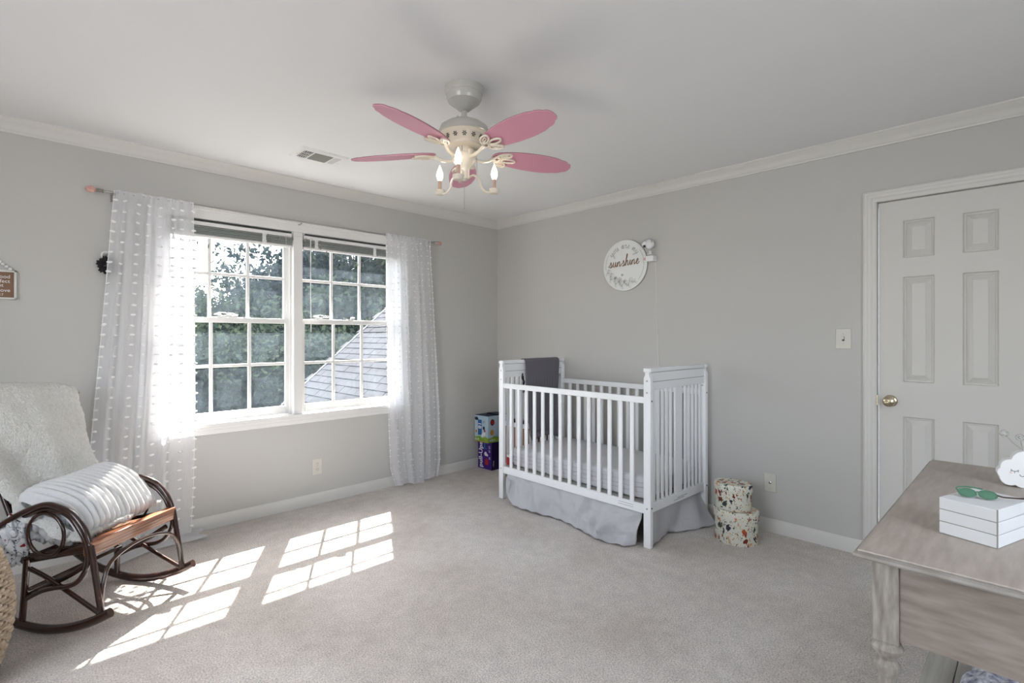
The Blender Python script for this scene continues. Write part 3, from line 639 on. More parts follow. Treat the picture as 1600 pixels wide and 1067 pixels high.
# cloth pooled on the carpet under the left curtain
def pool(u, v):
    x = -3.22+.56*u+.02*math.sin(9*v); y = -.03-.26*v*(1-.55*u)-.03*math.sin(7*u+1)*v
    return Vector((x, y, .010+.020*abs(math.sin(11*u+3*v))*(1-v)+.008*math.sin(17*u)*math.sin(9*v)*(1-v)+.004))
p = MB().grid(pool, 60, 16).build('curtain_hem', 'sheer', None, ang=180, solid=.002); tag(p, 'white curtain hem puddled on the carpet under the left curtain', 'cloth')

# blinds
for x0, x1, wh in ((-2.828, -2.052, 'left'), (-1.972, -1.178, 'right')):
    b = thing('window_blind', 'raised mini blind with stacked slats coloured grey-green as in shade over the %s window' % wh, 'blind', ((x0+x1)/2, .022, 1.92), 0, 'raised blinds'); w = (x1-x0)/2-.004
    MB().box((-w, -.032, .072), (w, .012, .0965)).build('headrail', 'sash', b, bevel=.002)
    for k in range(5): MB().box((-w, -.029+.003*(k % 2), .0165+.0110*k), (w, .010, .0225+.0110*k)).build('slat', 'blind', b)
    MB().box((-w, -.028, -.002), (w, .010, .014)).build('bottom_rail', 'sash', b, bevel=.003)
    for s in (-.30, .19): MB().box((s-.012, -.034, -.002), (s+.012, -.031, .09)).ball((s-.006, -.035, .05), .010, 8).ball((s+.008, -.035, .02), .009, 8).ball((s+.012, -.035, .07), .008, 8).build('ladder_clip', 'plastic', b)
    if wh == 'left': MB().tube([(w-.045, -.034, .09), (w-.043, -.034, .0), (w-.03, -.02, -.1), (w-.02, -.012, -.36), (w-.045, -.012, -.50), (w-.005, -.015, -.53)], .0016, 5).build('pull_cord', 'cord', b)
    else: MB().tube([(-w+.048, -.036, .085), (-w+.050, -.03, -.3), (-w+.055, -.026, -.62)], .0035, 6).build('tilt_wand', 'cord', b)
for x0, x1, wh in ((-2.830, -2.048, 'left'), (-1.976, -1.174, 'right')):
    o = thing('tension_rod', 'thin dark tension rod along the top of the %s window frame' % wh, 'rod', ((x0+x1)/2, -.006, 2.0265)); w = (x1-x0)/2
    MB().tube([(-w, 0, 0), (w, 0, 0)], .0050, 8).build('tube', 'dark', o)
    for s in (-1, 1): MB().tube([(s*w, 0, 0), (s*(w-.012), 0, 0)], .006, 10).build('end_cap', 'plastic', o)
# string of tiny drop lights
sl_ = thing('string_light', 'thin string of tiny drop-shaped lights draped across both windows', 'string lights', (-2.2, -.028, 1.9))
pts = [(-2.80, 1.915), (-2.755, 1.905), (-2.705, 1.897), (-2.662, 1.892), (-2.60, 1.875), (-2.559, 1.864), (-2.505, 1.862), (-2.45, 1.864), (-2.394, 1.880), (-2.353, 1.892), (-2.295, 1.907), (-2.222, 1.965), (-2.15, 1.985), (-2.06, 1.998), (-1.96, 2.0), (-1.90, 1.985), (-1.85, 1.955), (-1.80, 1.925), (-1.74, 1.905), (-1.67, 1.88), (-1.602, 1.862), (-1.55, 1.858), (-1.502, 1.862), (-1.44, 1.90), (-1.376, 1.955)]
MB().tube(crom([(x+2.2, 0, q-1.9) for x, q in pts], 4), .0008, 4).build('wire', 'steel', sl_)
db = MB().lathe([(.001, 0), (.003, -.006), (.0050, -.018), (.0036, -.027), (.0005, -.030)], 7).mesh('light_drop', 'damper')
for x, q in pts:
    o = bpy.data.objects.new('light_drop', db); COL.objects.link(o); o.parent = sl_; o.location = (x+2.2, 0, q-1.902); o.rotation_euler = (0, random.uniform(-.3, .3), 0)
# cord coils on the meeting rails
for cx, wh in ((-2.48, 'left'), (-1.80, 'right')):
    b = MB(); pts = []
    for k in range(70):
        a = k*.42; r = .035+.012*math.sin(k*.7); pts.append((r*1.5*math.cos(a), .006+.004*math.sin(k), .012+.012*math.sin(a)*(1 if k % 3 else .3)+.012))
    b.tube(pts, .0018, 5); b.tube(crom([(-.10, 0, .003), (-.05, 0, .006), (0, 0, .004), (.09, 0, .004), (.16, .002, .005)], 5), .002, 5)
    o = b.build('cord_coil', 'cord', None, loc=(cx, .052, 1.3965)); tag(o, 'loose white cord coiled on the meeting rail of the %s window' % wh, 'cord')
# scrunchie on a hook behind the curtain
h = thing('hair_scrunchie', 'black ruffled scrunchie hanging from a white ring left of the curtain', 'scrunchie', mtx=onL(-3.118, 0, 1.70))
b = MB(); b.lathe([(.001, 0), (.012, .002), (.012, .010), (.005, .022), (.001, .024)], 12, T((-.012, .055, 0))); b.build('hook', 'plastic', h)
MB().tube([(-.014+.020*math.cos(k*PI/8), .040+.020*math.sin(k*PI/8), .026) for k in range(16)], .0045, 8, True).build('ring', 'plastic', h)
b = MB()
b.grid(lambda u, v: Vector(((.034+(.018+.0035*math.sin(u*2*PI*19)+.004*math.sin(u*2*PI*5))*math.cos(v*2*PI))*math.cos(u*2*PI)-.004, (.030+(.017+.0035*math.sin(u*2*PI*19)+.004*math.sin(u*2*PI*7))*math.cos(v*2*PI))*math.sin(u*2*PI)*1.15-.018, .028+(.016+.004*math.sin(u*2*PI*17))*math.sin(v*2*PI))), 90, 10, True, True); b.build('ruffle', 'black', h, ang=180)

# letter sign at the left edge
sg = thing('wall_sign', 'small brown wooden verse sign in a white frame hung by beads', 'sign', mtx=onL(-3.64, 0, 1.541))
w_, h_ = .134, .077
MB().box((-w_+.008, -h_+.008, .001), (w_-.008, h_-.008, .010)).build('board', 'sign_wood', sg)
fr = MB(); fr.box((-w_, -h_, 0), (-w_+.010, h_, .018)).box((w_-.010, -h_, 0), (w_, h_, .018)).box((-w_, h_-.010, 0), (w_, h_, .018)).box((-w_, -h_, 0), (w_, -h_+.010, .018)); fr.build('frame', 'trim', sg, bevel=.001)
for i, (s_, xr, yy, sz) in enumerate((('every good', .110, .042, .026), ('and perfect', .109, .018, .026), ('gift comes right', .084, -.004, .024), ('down from above', .110, -.030, .026), ('james 1:17', .084, -.054, .017))):
    text(sg, s_, sz, 'paper', T((xr, yy, .0105)), align='RIGHT')
MB().tube([(-.118, h_-.006, .008), (0, h_+.10, .006), (.118, h_-.006, .008)], .0012, 5).build('cord', 'cord', sg)
bd = MB().ball((0, 0, 0), .0085, 12).mesh('bead', 'plastic')
for s_ in (-1, 1):
    for k in range(7):
        o = bpy.data.objects.new('bead', bd); COL.objects.link(o); o.parent = sg; t_ = .03+k*.12; o.location = (s_*.112*(1-t_), h_+.004+.10*t_, .010)

# outlets and switch
def plate(nm, lab, cat, mtx, wd=.036, ht=.059):
    p = thing(nm, lab, cat, mtx=mtx); MB().box((-wd, -ht, 0), (wd, ht, .005)).build('cover_plate', 'plate', p, bevel=.003); return p
p = plate('wall_outlet', 'ivory double wall outlet below the window', 'outlet', onL(-1.865, 0, .281))
for s in (-.021, .021):
    f = MB().lathe([(.0165, .004), (.0165, .0075), (.0155, .008)], 20, T((0, s, 0))).build('socket', 'plate', p)
    MB().box((-.007, s+.000, .0078), (-.0045, s+.008, .0084)).box((.0045, s+.001, .0078), (.007, s+.007, .0084)).box((-.002, s-.010, .0078), (.002, s-.006, .0084)).build('slot', 'dark', f)
MB().ball((0, 0, .005), .0028, 8).build('screw', 'steel', p)
p = plate('cable_plate', 'ivory cable jack plate on the right wall behind the hat boxes', 'wall plate', onR(0, -2.61, .317))
MB().lathe([(.008, .004), (.008, .008), (.005, .009), (.005, .014), (.002, .014)], 12).build('jack', 'steel', p)
for s in (-.042, .042): MB().ball((0, s, .005), .0030, 8, (1, 1, .5)).build('screw', 'steel', p)
p = plate('light_switch', 'ivory toggle light switch beside the door', 'light switch', onR(0, -3.02, 1.254), .040, .060)
MB().box((-.006, -.013, .004), (.006, .013, .006)).build('switch_slot', 'dark', p)
MB().box((-.0045, -.004, .005), (.0045, .012, .014)).build('toggle', 'plate', p, bevel=.001)
for s in (-.030, .030): MB().ball((0, s, .005), .0030, 8, (1, 1, .5)).build('screw', 'steel', p)

# round sign
rs = thing('round_sign', 'round white wooden sign with brown cursive lettering above the crib', 'sign', mtx=onR(0, -1.512, 1.836)); R_ = .205
MB().lathe([(R_, .001), (R_, .009)], 72).build('back_disc', 'edge', rs, ang=30)
MB().lathe([(R_-.002, .009), (R_-.002, .015), (R_-.004, .016)], 72).build('face_disc', 'disc', rs, ang=30)
MB().tube([(math.cos(a)*(R_-.028), math.sin(a)*(R_-.028), .0162) for a in [(-0.75+k*.03)*1.0 for k in range(0, 48)]], .0009, 5).tube([(math.cos(a)*(R_-.028), math.sin(a)*(R_-.028), .0162) for a in [2.55+k*.03 for k in range(0, 26)]], .0009, 5).build('border_line', 'text_grey', rs)
G = {'s': [(0, .1), (.35, .6), (.48, 1.05), (.62, .75), (.72, .35), (.55, .02), (.3, .05), (.6, .0), (.95, .25)], 'u': [(0, .3), (.18, .98), (.2, .3), (.38, .0), (.62, .3), (.75, .98), (.78, .3), (.9, .02), (1.1, .3)],
     'n': [(0, .3), (.12, .9), (.14, .0), (.18, .5), (.45, .98), (.62, .7), (.64, .2), (.78, .02), (1, .3)], 'h': [(0, .3), (.25, 1.3), (.34, 2.1), (.24, 2.2), (.14, 1.5), (.12, 0), (.2, .5), (.45, .98), (.6, .7), (.62, .2), (.76, .02), (.98, .3)],
     'i': [(0, .3), (.16, .98), (.17, .3), (.3, .02), (.5, .3)], 'e': [(0, .25), (.35, .5), (.5, .82), (.33, 1), (.14, .6), (.22, .1), (.5, .02), (.8, .4)],
     'y': [(0, .3), (.16, .98), (.2, .3), (.4, .05), (.62, .4), (.72, .98), (.66, -.3), (.4, -.85), (.2, -.6), (.6, -.1), (1, .3)], 'o': [(0, .3), (.25, .9), (.1, .5), (.25, .05), (.55, .2), (.6, .7), (.35, .98), (.55, .8), (.9, .75)],
     'a': [(0, .3), (.5, .95), (.2, .9), (.1, .3), (.3, .02), (.55, .5), (.6, .95), (.6, .3), (.75, .02), (.95, .3)], 'r': [(0, .3), (.16, .98), (.25, .85), (.5, .9), (.45, .3), (.6, .02), (.85, .3)],
     'm': [(0, .3), (.1, .9), (.12, .0), (.3, .9), (.42, .8), (.44, .0), (.62, .9), (.76, .8), (.78, .2), (.9, .02), (1.1, .3)]}
AD = {'s': .95, 'u': 1.1, 'n': 1.0, 'h': .98, 'i': .5, 'e': .8, 'y': 1.0, 'o': .9, 'a': .95, 'r': .85, 'm': 1.1, ' ': .8}
def script(parent, s, size, mt, f, rad, name):
    x = 0; b = MB(); tot = sum(AD[c_] for c_ in s); words = s.split(' '); 
    for wd in words:
        pp = []
        for c_ in wd:
            pp += [(x+px, py) for px, py in (G[c_] if not pp else G[c_][1:])]; x += AD[c_]
        sp = crom([(a_-tot/2, b_, 0) for a_, b_ in pp], 5)
        b.tube([f(q.x*size+q.y*size*.12, q.y*size) for q in sp], rad, 6); x += AD[' ']
    return b.build(name, mt, parent)
script(rs, 'sunshine', .0405, 'text_brown', lambda x, y: Vector((x*.97-.008, y-.003+x*.04, .0175)), .0032, 'cursive_word')
def arc(x, y):
    r = .135+y; a = PI/2-x/.135+.02; return Vector((math.cos(a)*r, math.sin(a)*r, .0168))
script(rs, 'you are my', .0285, 'text_grey', arc, .0011, 'arched_words')
lf = MB()
for k in range(17):
    a = PI*1.05+k*.125; r = .150+.018*math.sin(k*2.1); c_ = Vector((math.cos(a)*r, math.sin(a)*r, .0165)); 
    for q in range(4):
        an = a+PI/2+(-1)**q*(.5+.2*q); L_ = .022+.006*((k+q) % 3); d = Vector((math.cos(an), math.sin(an), 0)); n_ = Vector((-d.y, d.x, 0))
        lf.tube([c_, c_+d*L_*.5+n_*.006, c_+d*L_, c_+d*L_*.5-n_*.006, c_], .00045, 4)
    if k: lf.tube([c_, Vector((math.cos(a-.125)*(.150+.018*math.sin((k-1)*2.1)), math.sin(a-.125)*(.150+.018*math.sin((k-1)*2.1)), .0165))], .0007, 4)
for (fx, fy, fr_) in ((-.045, -.115, .024), (-.085, -.095, .014), (.0, -.128, .014), (-.02, -.075, .010)):
    for q in range(6):
        an = q*PI/3; lf.tube([(fx+math.cos(an)*fr_*.5+math.cos(t_)*fr_*.45, fy+math.sin(an)*fr_*.5+math.sin(t_)*fr_*.45, .0165) for t_ in [2*PI*w/10 for w in range(10)]], .0007, 4, True)
lf.build('leaf_drawing', 'text_grey', rs)['kind'] = 'stuff'
# monitor camera
mc = thing('baby_monitor', 'small white baby monitor camera on a wall clip beside the round sign', 'camera', mtx=onR(0, -1.755, 1.86))
MB().box((-.022, -.022, 0), (.040, .022, .060)).build('wall_clip', 'plastic', mc, bevel=.004)
MB().box((-.050, -.016, .052), (-.022, .016, .056)).build('tag', 'paper', mc, label='paper tag printed in pink'); MB().tube([(-.048, -.012, .057), (-.026, .012, .057)], .001, 4).tube([(-.048, .012, .057), (-.026, -.012, .057)], .001, 4).tube([(-.037+.009*math.cos(k*.63), .009*math.sin(k*.63), .057) for k in range(10)], .0009, 4, True).build('tag_print', 'red', mc)
MB().lathe([(.026, 0), (.026, .006), (.010, .010), (.009, .030)], 20, T((.0, .03, .035)) @ Matrix.Rotation(-PI/2, 4, 'X')).build('base', 'plastic', mc)
MB().ball((0, .112, .045), .038, 22).build('head', 'plastic', mc)
MB().ball((-.030, .112, .060), .024, 18).build('lens_hood', 'plastic', mc); MB().ball((-.024, .094, .080), .010, 12).build('lens', 'dark', mc); MB().tube([(-.02, .15, .05), (.02, .145, .06), (.035, .12, .07)], .004).build('antenna', 'steel', mc)
MB().tube(crom([(.030, -.022, .010), (.035, -.20, .004), (.036, -.42, .006), (.045, -.6, .004), (.052, -.80, .004), (.05, -.95, .005), (.04, -1.15, .004)], 6), .0019, 6).build('cable', 'cord', mc)

# ================================================================ CRIB
CR = math.radians(-1.3)
crib = thing('crib', 'white slatted wooden crib standing against the right wall', 'crib', (-.432, -1.545, 0), CR)
HX, HY = .365, .677
def post(x0, x1, y0, y1, name='post'):
    b = MB(); ym = (y0+y1)/2; hw = (y1-y0)/2
    prof = [(hw, 0), (hw, 1.012), (hw*.86, 1.022), (hw*.62, 1.034), (hw*.52, 1.046), (hw*.75, 1.052), (hw*1.08, 1.056), (hw*1.12, 1.066), (hw*1.0, 1.076)]
    pp = [(ym-w, h_) for w, h_ in prof]+[(ym+w, h_) for w, h_ in prof[::-1]]; n = len(pp)
    b.add([(x0, a, c_) for a, c_ in pp]+[(x1, a, c_) for a, c_ in pp], [tuple(range(n)), tuple(range(n, 2*n))]+[(k, (k+1) % n, n+(k+1) % n, n+k) for k in range(n)])
    return b.build(name, 'white', crib, bevel=.002)
for (x0, x1) in ((-HX, -HX+.028), (HX-.034, HX)):
    for s in (-1, 1):
        y1 = s*HY; y0 = s*(HY-.048); ps = post(x0, x1, min(y0, y1), max(y0, y1))
        for zz in (.235, .93, 1.0): MB().lathe([(.006, 0), (.006, .002), (.002, .002)], 10, T((x0, s*(HY-.024), zz)) @ Matrix.Rotation(-PI/2, 4, 'Y')).build('bolt', 'steel', ps)
        if s < 0:
            for zz in (.88, .24): MB().lathe([(.005, 0), (.005, .002), (.002, .002)], 10, T(((x0+x1)/2, -HY, zz)) @ Matrix.Rotation(PI/2, 4, 'X')).build('bolt', 'dark', ps)
for s in (-1, 1):
    ym = s*(HY-.024); MB().box((-HX+.028, ym-.011, .945), (HX-.034, ym+.011, 1.050)).build('end_panel', 'white', crib, bevel=.002)
    MB().box((-HX+.028, ym-.0125, .992), (HX-.034, ym+.0125, .995)).build('panel_groove', 'edge', crib)
    MB().box((-HX-.004, ym-.020, 1.052), (HX+.004, ym+.020, 1.078)).build('cap_rail', 'white', crib, bevel=.006)
    MB().box((-HX+.028, ym-.011, .205), (HX-.034, ym+.011, .262)).build('end_rail', 'white', crib, bevel=.002)
    xs = [-.292, -.242, -.192, -.142, .142, .192, .242, .292]
    for x in xs: MB().box((x-.011, ym-.006, .26), (x+.011, ym+.006, .946)).build('slat', 'white', crib, bevel=.002)
    MB().box((-.045, ym-.006, .26), (.045, ym+.006, .946)).build('splat', 'white', crib, bevel=.002)
    for x in (-.093, .093): MB().box((x-.011, ym-.006, .26), (x+.011, ym+.006, .946)).build('slat', 'white', crib, bevel=.002)
yi = HY-.048
for x in (-HX+.014, HX-.017):
    MB().box((x-.011, -yi, .864), (x+.011, yi, .902)).build('side_rail', 'white', crib, bevel=.003)
    MB().box((x-.011, -yi, .200), (x+.011, yi, .254)).build('side_rail', 'white', crib, bevel=.003)
    sm = None
    for k in range(14):
        y = -yi+(k+1)*(2*yi)/15+.006
        if sm is None: sm = MB().box((-.006, -.0135, .253), (.006, .0135, .866)).build('slat', 'white', crib, bevel=.002); o = sm
        else: o = dup(sm)
        o.location = (x, y, 0)
for (yy, hh) in ((-.50, .215),): 
    MB().box((-HX+.0022, yy-.055, .222), (-HX+.0030, yy+.055, .224)).box((-HX+.0022, yy-.055, .236), (-HX+.0030, yy+.055, .238)).build('scuff_label', 'edge', crib)
MB().box((-.07, -HY+.0125, .222), (.06, -HY+.0133, .225)).box((-.03, -HY+.0125, .232), (.10, -HY+.0133, .235)).build('scuff_label', 'edge', crib)
# mattress support + mattress
MB().box((-HX+.03, -yi+.005, .245), (HX-.035, yi-.005, .262)).build('mattress_support', 'edge', crib)
mt = thing('crib_mattress', 'light grey covered crib mattress lying inside the crib', 'mattress', (-.432, -1.545, .262), CR)
def mtop(u, v):
    a = u*2*PI; nn = .12; cx = math.copysign(abs(math.cos(a))**nn, math.cos(a)); sy = math.copysign(abs(math.sin(a))**nn, math.sin(a))
    prof = [(0, .0), (.5, 0), (.94, 0), (.99, .008), (1, .03), (.985, .06), (1, .085), (.995, .118), (.98, .135), (.94, .142), (.7, .1445), (.35, .145), (0, .145)]
    t_ = v*(len(prof)-1); i = min(int(t_), len(prof)-2); fr2 = t_-i; r = prof[i][0]*(1-fr2)+prof[i+1][0]*fr2; h_ = prof[i][1]*(1-fr2)+prof[i+1][1]*fr2
    X = cx*r*.315; Y = sy*r*.605
    return Vector((X, Y, h_+(.003*noise.noise(Vector((X*9, Y*7, 2)))+.004*math.sin(Y*19+X*6)*math.sin(X*4) if v > .75 else .0)))
MB().grid(mtop, 96, 48, True).build('cover', 'mattress', mt, ang=60)
for k in range(3): 
    zz = .045+.028*k; MB().tube([(math.copysign(abs(math.cos(a))**.12, math.cos(a))*.3152, math.copysign(abs(math.sin(a))**.12, math.sin(a))*.6052, zz) for a in [2*PI*q/96 for q in range(96)]], .0015, 4, True).build('quilt_seam', 'skirt', mt)
# bed skirt
sk = thing('crib_skirt', 'grey linen crib skirt hanging below the mattress to the carpet', 'bed skirt', (0, 0, 0))
hemx = [(-1.02, -.800, .17), (-1.06, -.862, .055), (-1.114, -.880, .018), (-1.25, -.868, .014), (-1.397, -.850, .012), (-1.50, -.84, .012), (-1.587, -.842, .012), (-1.741, -.885, .010), (-1.87, -.92, .010), (-1.993, -.928, .010), (-2.08, -.90, .010), (-2.13, -.845, .010)]
def li(y, k):
    for a, b in zip(hemx, hemx[1:]):
        if y >= b[0]: t_ = (a[0]-y)/(a[0]-b[0]); return a[k]+(b[k]-a[k])*t_
    return hemx[-1][k]
def skf(u, v):
    y = -1.02-u*1.11; yt = -.94-u*1.20; hx, hz = li(y, 1), li(y, 2); xt = -.765-.02*u
    Y = yt+(y-yt)*v; w = math.sin(u*46+2*math.sin(u*9))*.5+.5*math.sin(u*23+1.3)
    w += .5*noise.noise(Vector((u*14, v*3, 5)))*(1 if u < .55 else 2.2); bul = (.030+.05*max(0, u-.55))*math.sin(v*PI)*w+(.055 if u > .62 else .02)*math.sin(v*PI)*(.4+.6*abs(math.sin(u*8-1.0)))*v
    return Vector((xt+(hx-xt)*v**1.25-bul-.010*w*v, Y, .205+(hz-.205)*v+.004*math.sin(u*70)*(v > .95)+.003*w*v))
MB().grid(skf, 170, 26).build('front_panel', 'skirt', sk, ang=180, solid=.003)
def ske(u, v):
    x = -.775+u*.69; hy = lin([(0, -2.205), (.2, -2.19), (.40, -2.165), (.48, -2.19), (.62, -2.245), (1, -2.325)], u); w = math.sin(u*17+1)
    xx = x+.0*v-(.06+.10*max(0, u-.75)/.25)*max(0, u-.8)*v; zz = .205+(.010-.205)*v
    return Vector((x*(1)+(-.07*u*v), -2.188+(hy+2.188)*v**1.4-.012*w*math.sin(v*PI), zz+.004*math.sin(u*33)*(v > .94)))
MB().grid(ske, 80, 22).build('end_panel', 'skirt', sk, ang=180, solid=.003)
# grey blanket over the far end rail
def blk(u, v):
    x = -.545+.415*u; L = [(0, -.858, .80), (.22, -.860, .98), (.29, -.863, 1.070), (.335, -.878, 1.0835), (.37, -.905, 1.0835), (.40, -.918, 1.072), (.44, -.922, 1.04), (.60, -.912, .80), (.80, -.917, .58), (.93, -.922, .45), (1, -.945, .415)]
    for a, b in zip(L, L[1:]):
        if v <= b[0]: t_ = (v-a[0])/(b[0]-a[0]); y = a[1]+(b[1]-a[1])*t_; zz = a[2]+(b[2]-a[2])*t_; break
    k = max(0, v-.40)/.6; f_ = .010*k*math.sin(u*26+2*math.sin(v*5))+.008*k*math.sin(u*47+v*3)
    xs_ = x+(-.02+.05*u)*k*-1+.03*k*(1-u); zz += (.03*math.sin(u*3.4)*k if v > .9 else 0)
    return Vector((xs_, y-abs(f_)-.004 if v > .38 else y+(abs(.008*math.sin(u*30))*(v < .25)), zz))
o = MB().grid(blk, 70, 60).build('grey_blanket', 'blanket', None, ang=180, solid=.007); tag(o, 'dark grey knit blanket draped over the far end of the crib', 'blanket')
b = MB(); b.tube(crom([(-.560, -.905, .965), (-.575, -.915, .93), (-.555, -.92, .90), (-.572, -.92, .86), (-.55, -.915, .82)], 4), .010, 8, flat=.5); o = b.build('fabric_strap', 'black', None); tag(o, 'black folded strap hanging beside the grey blanket on the crib end', 'strap')

# ---------------- cartons in the corner
cb = thing('purple_carton', 'purple pull-up carton on the carpet in the room corner', 'box', (-.165, -.130, 0))
MB().box((-.118, -.095, 0), (.125, .100, .262)).build('carton', 'purple', cb, bevel=.002)
fL = Matrix(((0, 0, -1, -.119), (-1, 0, 0, 0), (0, 1, 0, .131), (0, 0, 0, 1))) # left-facing side, x runs towards the camera
fF = Matrix(((1, 0, 0, 0), (0, 0, -1, -.0965), (0, 1, 0, .131), (0, 0, 0, 1)))
MB().box((-.118, -.0967, 0), (.125, -.0952, .262)).build('shaded_face', 'purple2', cb, label='side face with shade painted in deeper purple')  # thin sheet in darker purple paints the shade on this side
text(cb, 'pull-Ups', .072, 'paper', fL @ T((-.058, .0, 0)) @ Rz(PI/2), extrude=.0008, offset=.0012)
MB().box((-.012, .062, 0), (.030, .118, .001), fL).build('blue_window', 'blue', cb); MB().box((.010, .070, .0012), (.028, .112, .0016), fL).build('photo_patch', 'dark', cb)
bl_ = MB(); 
MB().prism([(.028+.026*math.cos(t_), -.060+.032*math.sin(t_)) for t_ in [k*PI/10 for k in range(20)]], 0, .0012, fL).build('red_patch', 'red', cb)
MB().prism([(.012+.018*math.cos(t_), .015+.020*math.sin(t_)) for t_ in [k*PI/8 for k in range(16)]], 0, .0013, fL).build('balloon', 'paper', cb); MB().prism([(.036+.010*math.cos(t_), .005+.012*math.sin(t_)) for t_ in [k*PI/8 for k in range(16)]], 0, .0013, fL).build('balloon', 'paper', cb)
text(cb, '4T 5T', .026, 'paper', fL @ T((.068, .065, 0)) @ Rz(PI/2)); text(cb, '25', .024, 'paper', fL @ T((.068, -.02, 0)) @ Rz(PI/2)); text(cb, 'training', .018, 'paper', fF @ T((-.095, -.07, 0)) @ Rz(PI/2))
ub = thing('blue_carton', 'pale blue diaper carton with a grassy print stacked on the purple carton', 'box', (-.180, -.118, .262))
MB().box((-.140, -.098, .0), (.135, .092, .250)).build('carton', 'sky_carton', ub, bevel=.002)
tf = MB().box((-.138, -.096, .250), (.133, .092, .2515)); tf.box((-.02, -.10, .2515), (.02, .05, .262)); tf.build('tape', 'navy', ub); MB().tube(crom([(-.135, -.09, .252), (-.11, -.05, .262), (-.08, 0, .256), (-.03, .02, .265)], 4), .004, 6).build('torn_flap', 'navy', ub)
fL = Matrix(((0, 0, -1, -.141), (-1, 0, 0, 0), (0, 1, 0, .125), (0, 0, 0, 1))); fF = Matrix(((1, 0, 0, 0), (0, 0, -1, -.099), (0, 1, 0, .125), (0, 0, 0, 1)))
for f_, a_, b_ in ((fL, -.092, .098), (fF, -.140, .135)):
    MB().prism([(a_, -.125), (b_, -.125), (b_, -.085)]+[(b_+(a_-b_)*k/12, -.075+.008*math.sin(k*1.1+a_*9)) for k in range(13)], 0, .0008, f_).build('grass_band', 'grass', ub)
MB().box((-.092, -.125, .0008), (.098, -.119, .0012), fL).build('orange_stripe', 'orange', ub)
MB().box((-.045, -.06, 0), (.010, .085, .0007), fL).build('blue_panel', 'blue', ub)
text(ub, '18', .062, 'paper', fL @ T((-.020, .030, .0008)) @ Rz(-PI/2), extrude=.0008, offset=.001)
text(ub, '3T', .030, 'text_grey', fL @ T((.040, .065, 0)), extrude=.0008)
MB().prism([(-.065+.026*math.cos(t_), .092+.016*math.sin(t_)) for t_ in [k*PI/8 for k in range(16)]], 0, .0009, fL).build('badge', 'navy', ub)
MB().prism([(-.085+.026*math.cos(t_), .065+.030*math.sin(t_)) for t_ in [k*PI/8 for k in range(16)]], 0, .0009, fF).build('badge', 'navy', ub); MB().prism([(-.085+.017*math.cos(t_), .065+.020*math.sin(t_)) for t_ in [k*PI/8 for k in range(16)]], .0009, .0012, fF).build('badge_heart', 'red', ub)
for (f_, x, y, r, m_) in ((fL, .040, .010, .014, 'navy'), (fL, .045, -.045, .016, 'paper'), (fL, .052, -.015, .010, 'red'), (fL, .020, -.06, .014, 'paper'), (fL, -.07, -.03, .012, 'orange'), (fF, -.09, -.03, .022, 'orange')):
    MB().prism([(x+r*math.cos(t_), y+r*1.25*math.sin(t_)) for t_ in [k*PI/8 for k in range(16)]], 0, .001, f_).build('printed_dot', m_, ub)
text(ub, '18 M', .03, 'paper', fL @ T((-.060, -.105, .0008)), extrude=.0005); text(ub, 'SIZE 4', .026, 'paper', fF @ T((-.085, -.105, .0008)), extrude=.0005)
kb = thing('cardboard_box', 'open brown cardboard box behind the far end of the crib', 'box', (-.180, -.575, 0))
MB().box((-.150, -.145, 0), (.150, .145, .495)).build('carton', 'kraft', kb, bevel=.002)
MB().box((-.152, -.147, .462), (.152, .147, .498)).build('white_rim', 'paper', kb, label='white taped rim'); MB().box((-.13, -.10, .497), (-.06, .05, .530)).box((.03, -.12, .497), (.09, .03, .520)).build('inner_flap', 'cane', kb)
rb = thing('cloth_book', 'small red and white cloth book wedged at the far end of the mattress', 'book', (-.715, -.925, .264))
MB().box((-.035, -.010, 0), (.035, .012, .075)).build('cover', 'paper', rb, bevel=.003); MB().add([(-.0355, -.0105, .0), (.03, -.0105, .0), (-.0355, -.0105, .06), (-.0355, .010, .0), (-.0355, .010, .06)], [(0, 1, 2), (0, 2, 4, 3)]).build('red_triangle', 'red', rb)

# ---------------- hat boxes
for nm, lab, cx, cy, z0, hh, ax, ay, lid in (('hat_box', 'larger oval storybook-print hat box standing on the carpet by the crib', -.312, -2.515, 0, .200, .098, .128, .050), ('hat_box', 'smaller oval storybook-print hat box stacked on the larger one', -.322, -2.500, .203, .156, .083, .110, .042)):
    h = thing(nm, lab, 'box', (cx, cy, z0), .12 if z0 == 0 else .05, 'nested hat boxes')
    MB().lathe([(.97, 0), (.975, .001), (.975, hh-.01)], 56, sx=ax, sy=ay).build('body', 'hat', h, ang=30)
    MB().lathe([(1.0, hh-lid), (1.03, hh-lid), (1.03, hh-.001), (1.005, hh+.002), (.96, hh+.001)], 56, sx=ax, sy=ay).build('lid', 'hat', h, ang=50)

# ================================================================ CONSOLE TABLE
tb = thing('console_table', 'weathered grey wooden console table with turned legs beside the door', 'table', (-2.089, -3.512, 0)); TH = .76; LX = 1.285; LY = -.46
prof = [(0, 0), (.004, .004), (.004, .010), (-.004, .013), (-.004, .018), (.0, .024), (-.008, .026)]
def slab_ring(b, prof, z0, inset=0):
    vs = []
    for d, zz in prof: vs += [(0-d, LY-d, z0+zz), (LX+d, LY-d, z0+zz), (LX+d, 0+d, z0+zz), (-d, d, z0+zz)]
    n = len(prof); b.add(vs, [(0, 1, 2, 3)]+[(4*i+q, 4*i+(q+1) % 4, 4*i+4+(q+1) % 4, 4*i+4+q) for i in range(n-1) for q in range(4)]+[tuple(4*(n-1)+q for q in range(4))])
b = MB(); slab_ring(b, [(-.012, 0), (-.002, .002), (.003, .007), (.003, .013), (-.006, .015), (-.006, .017)], TH-.024); b.build('top_edge', 'wood_edge', tb, ang=25)
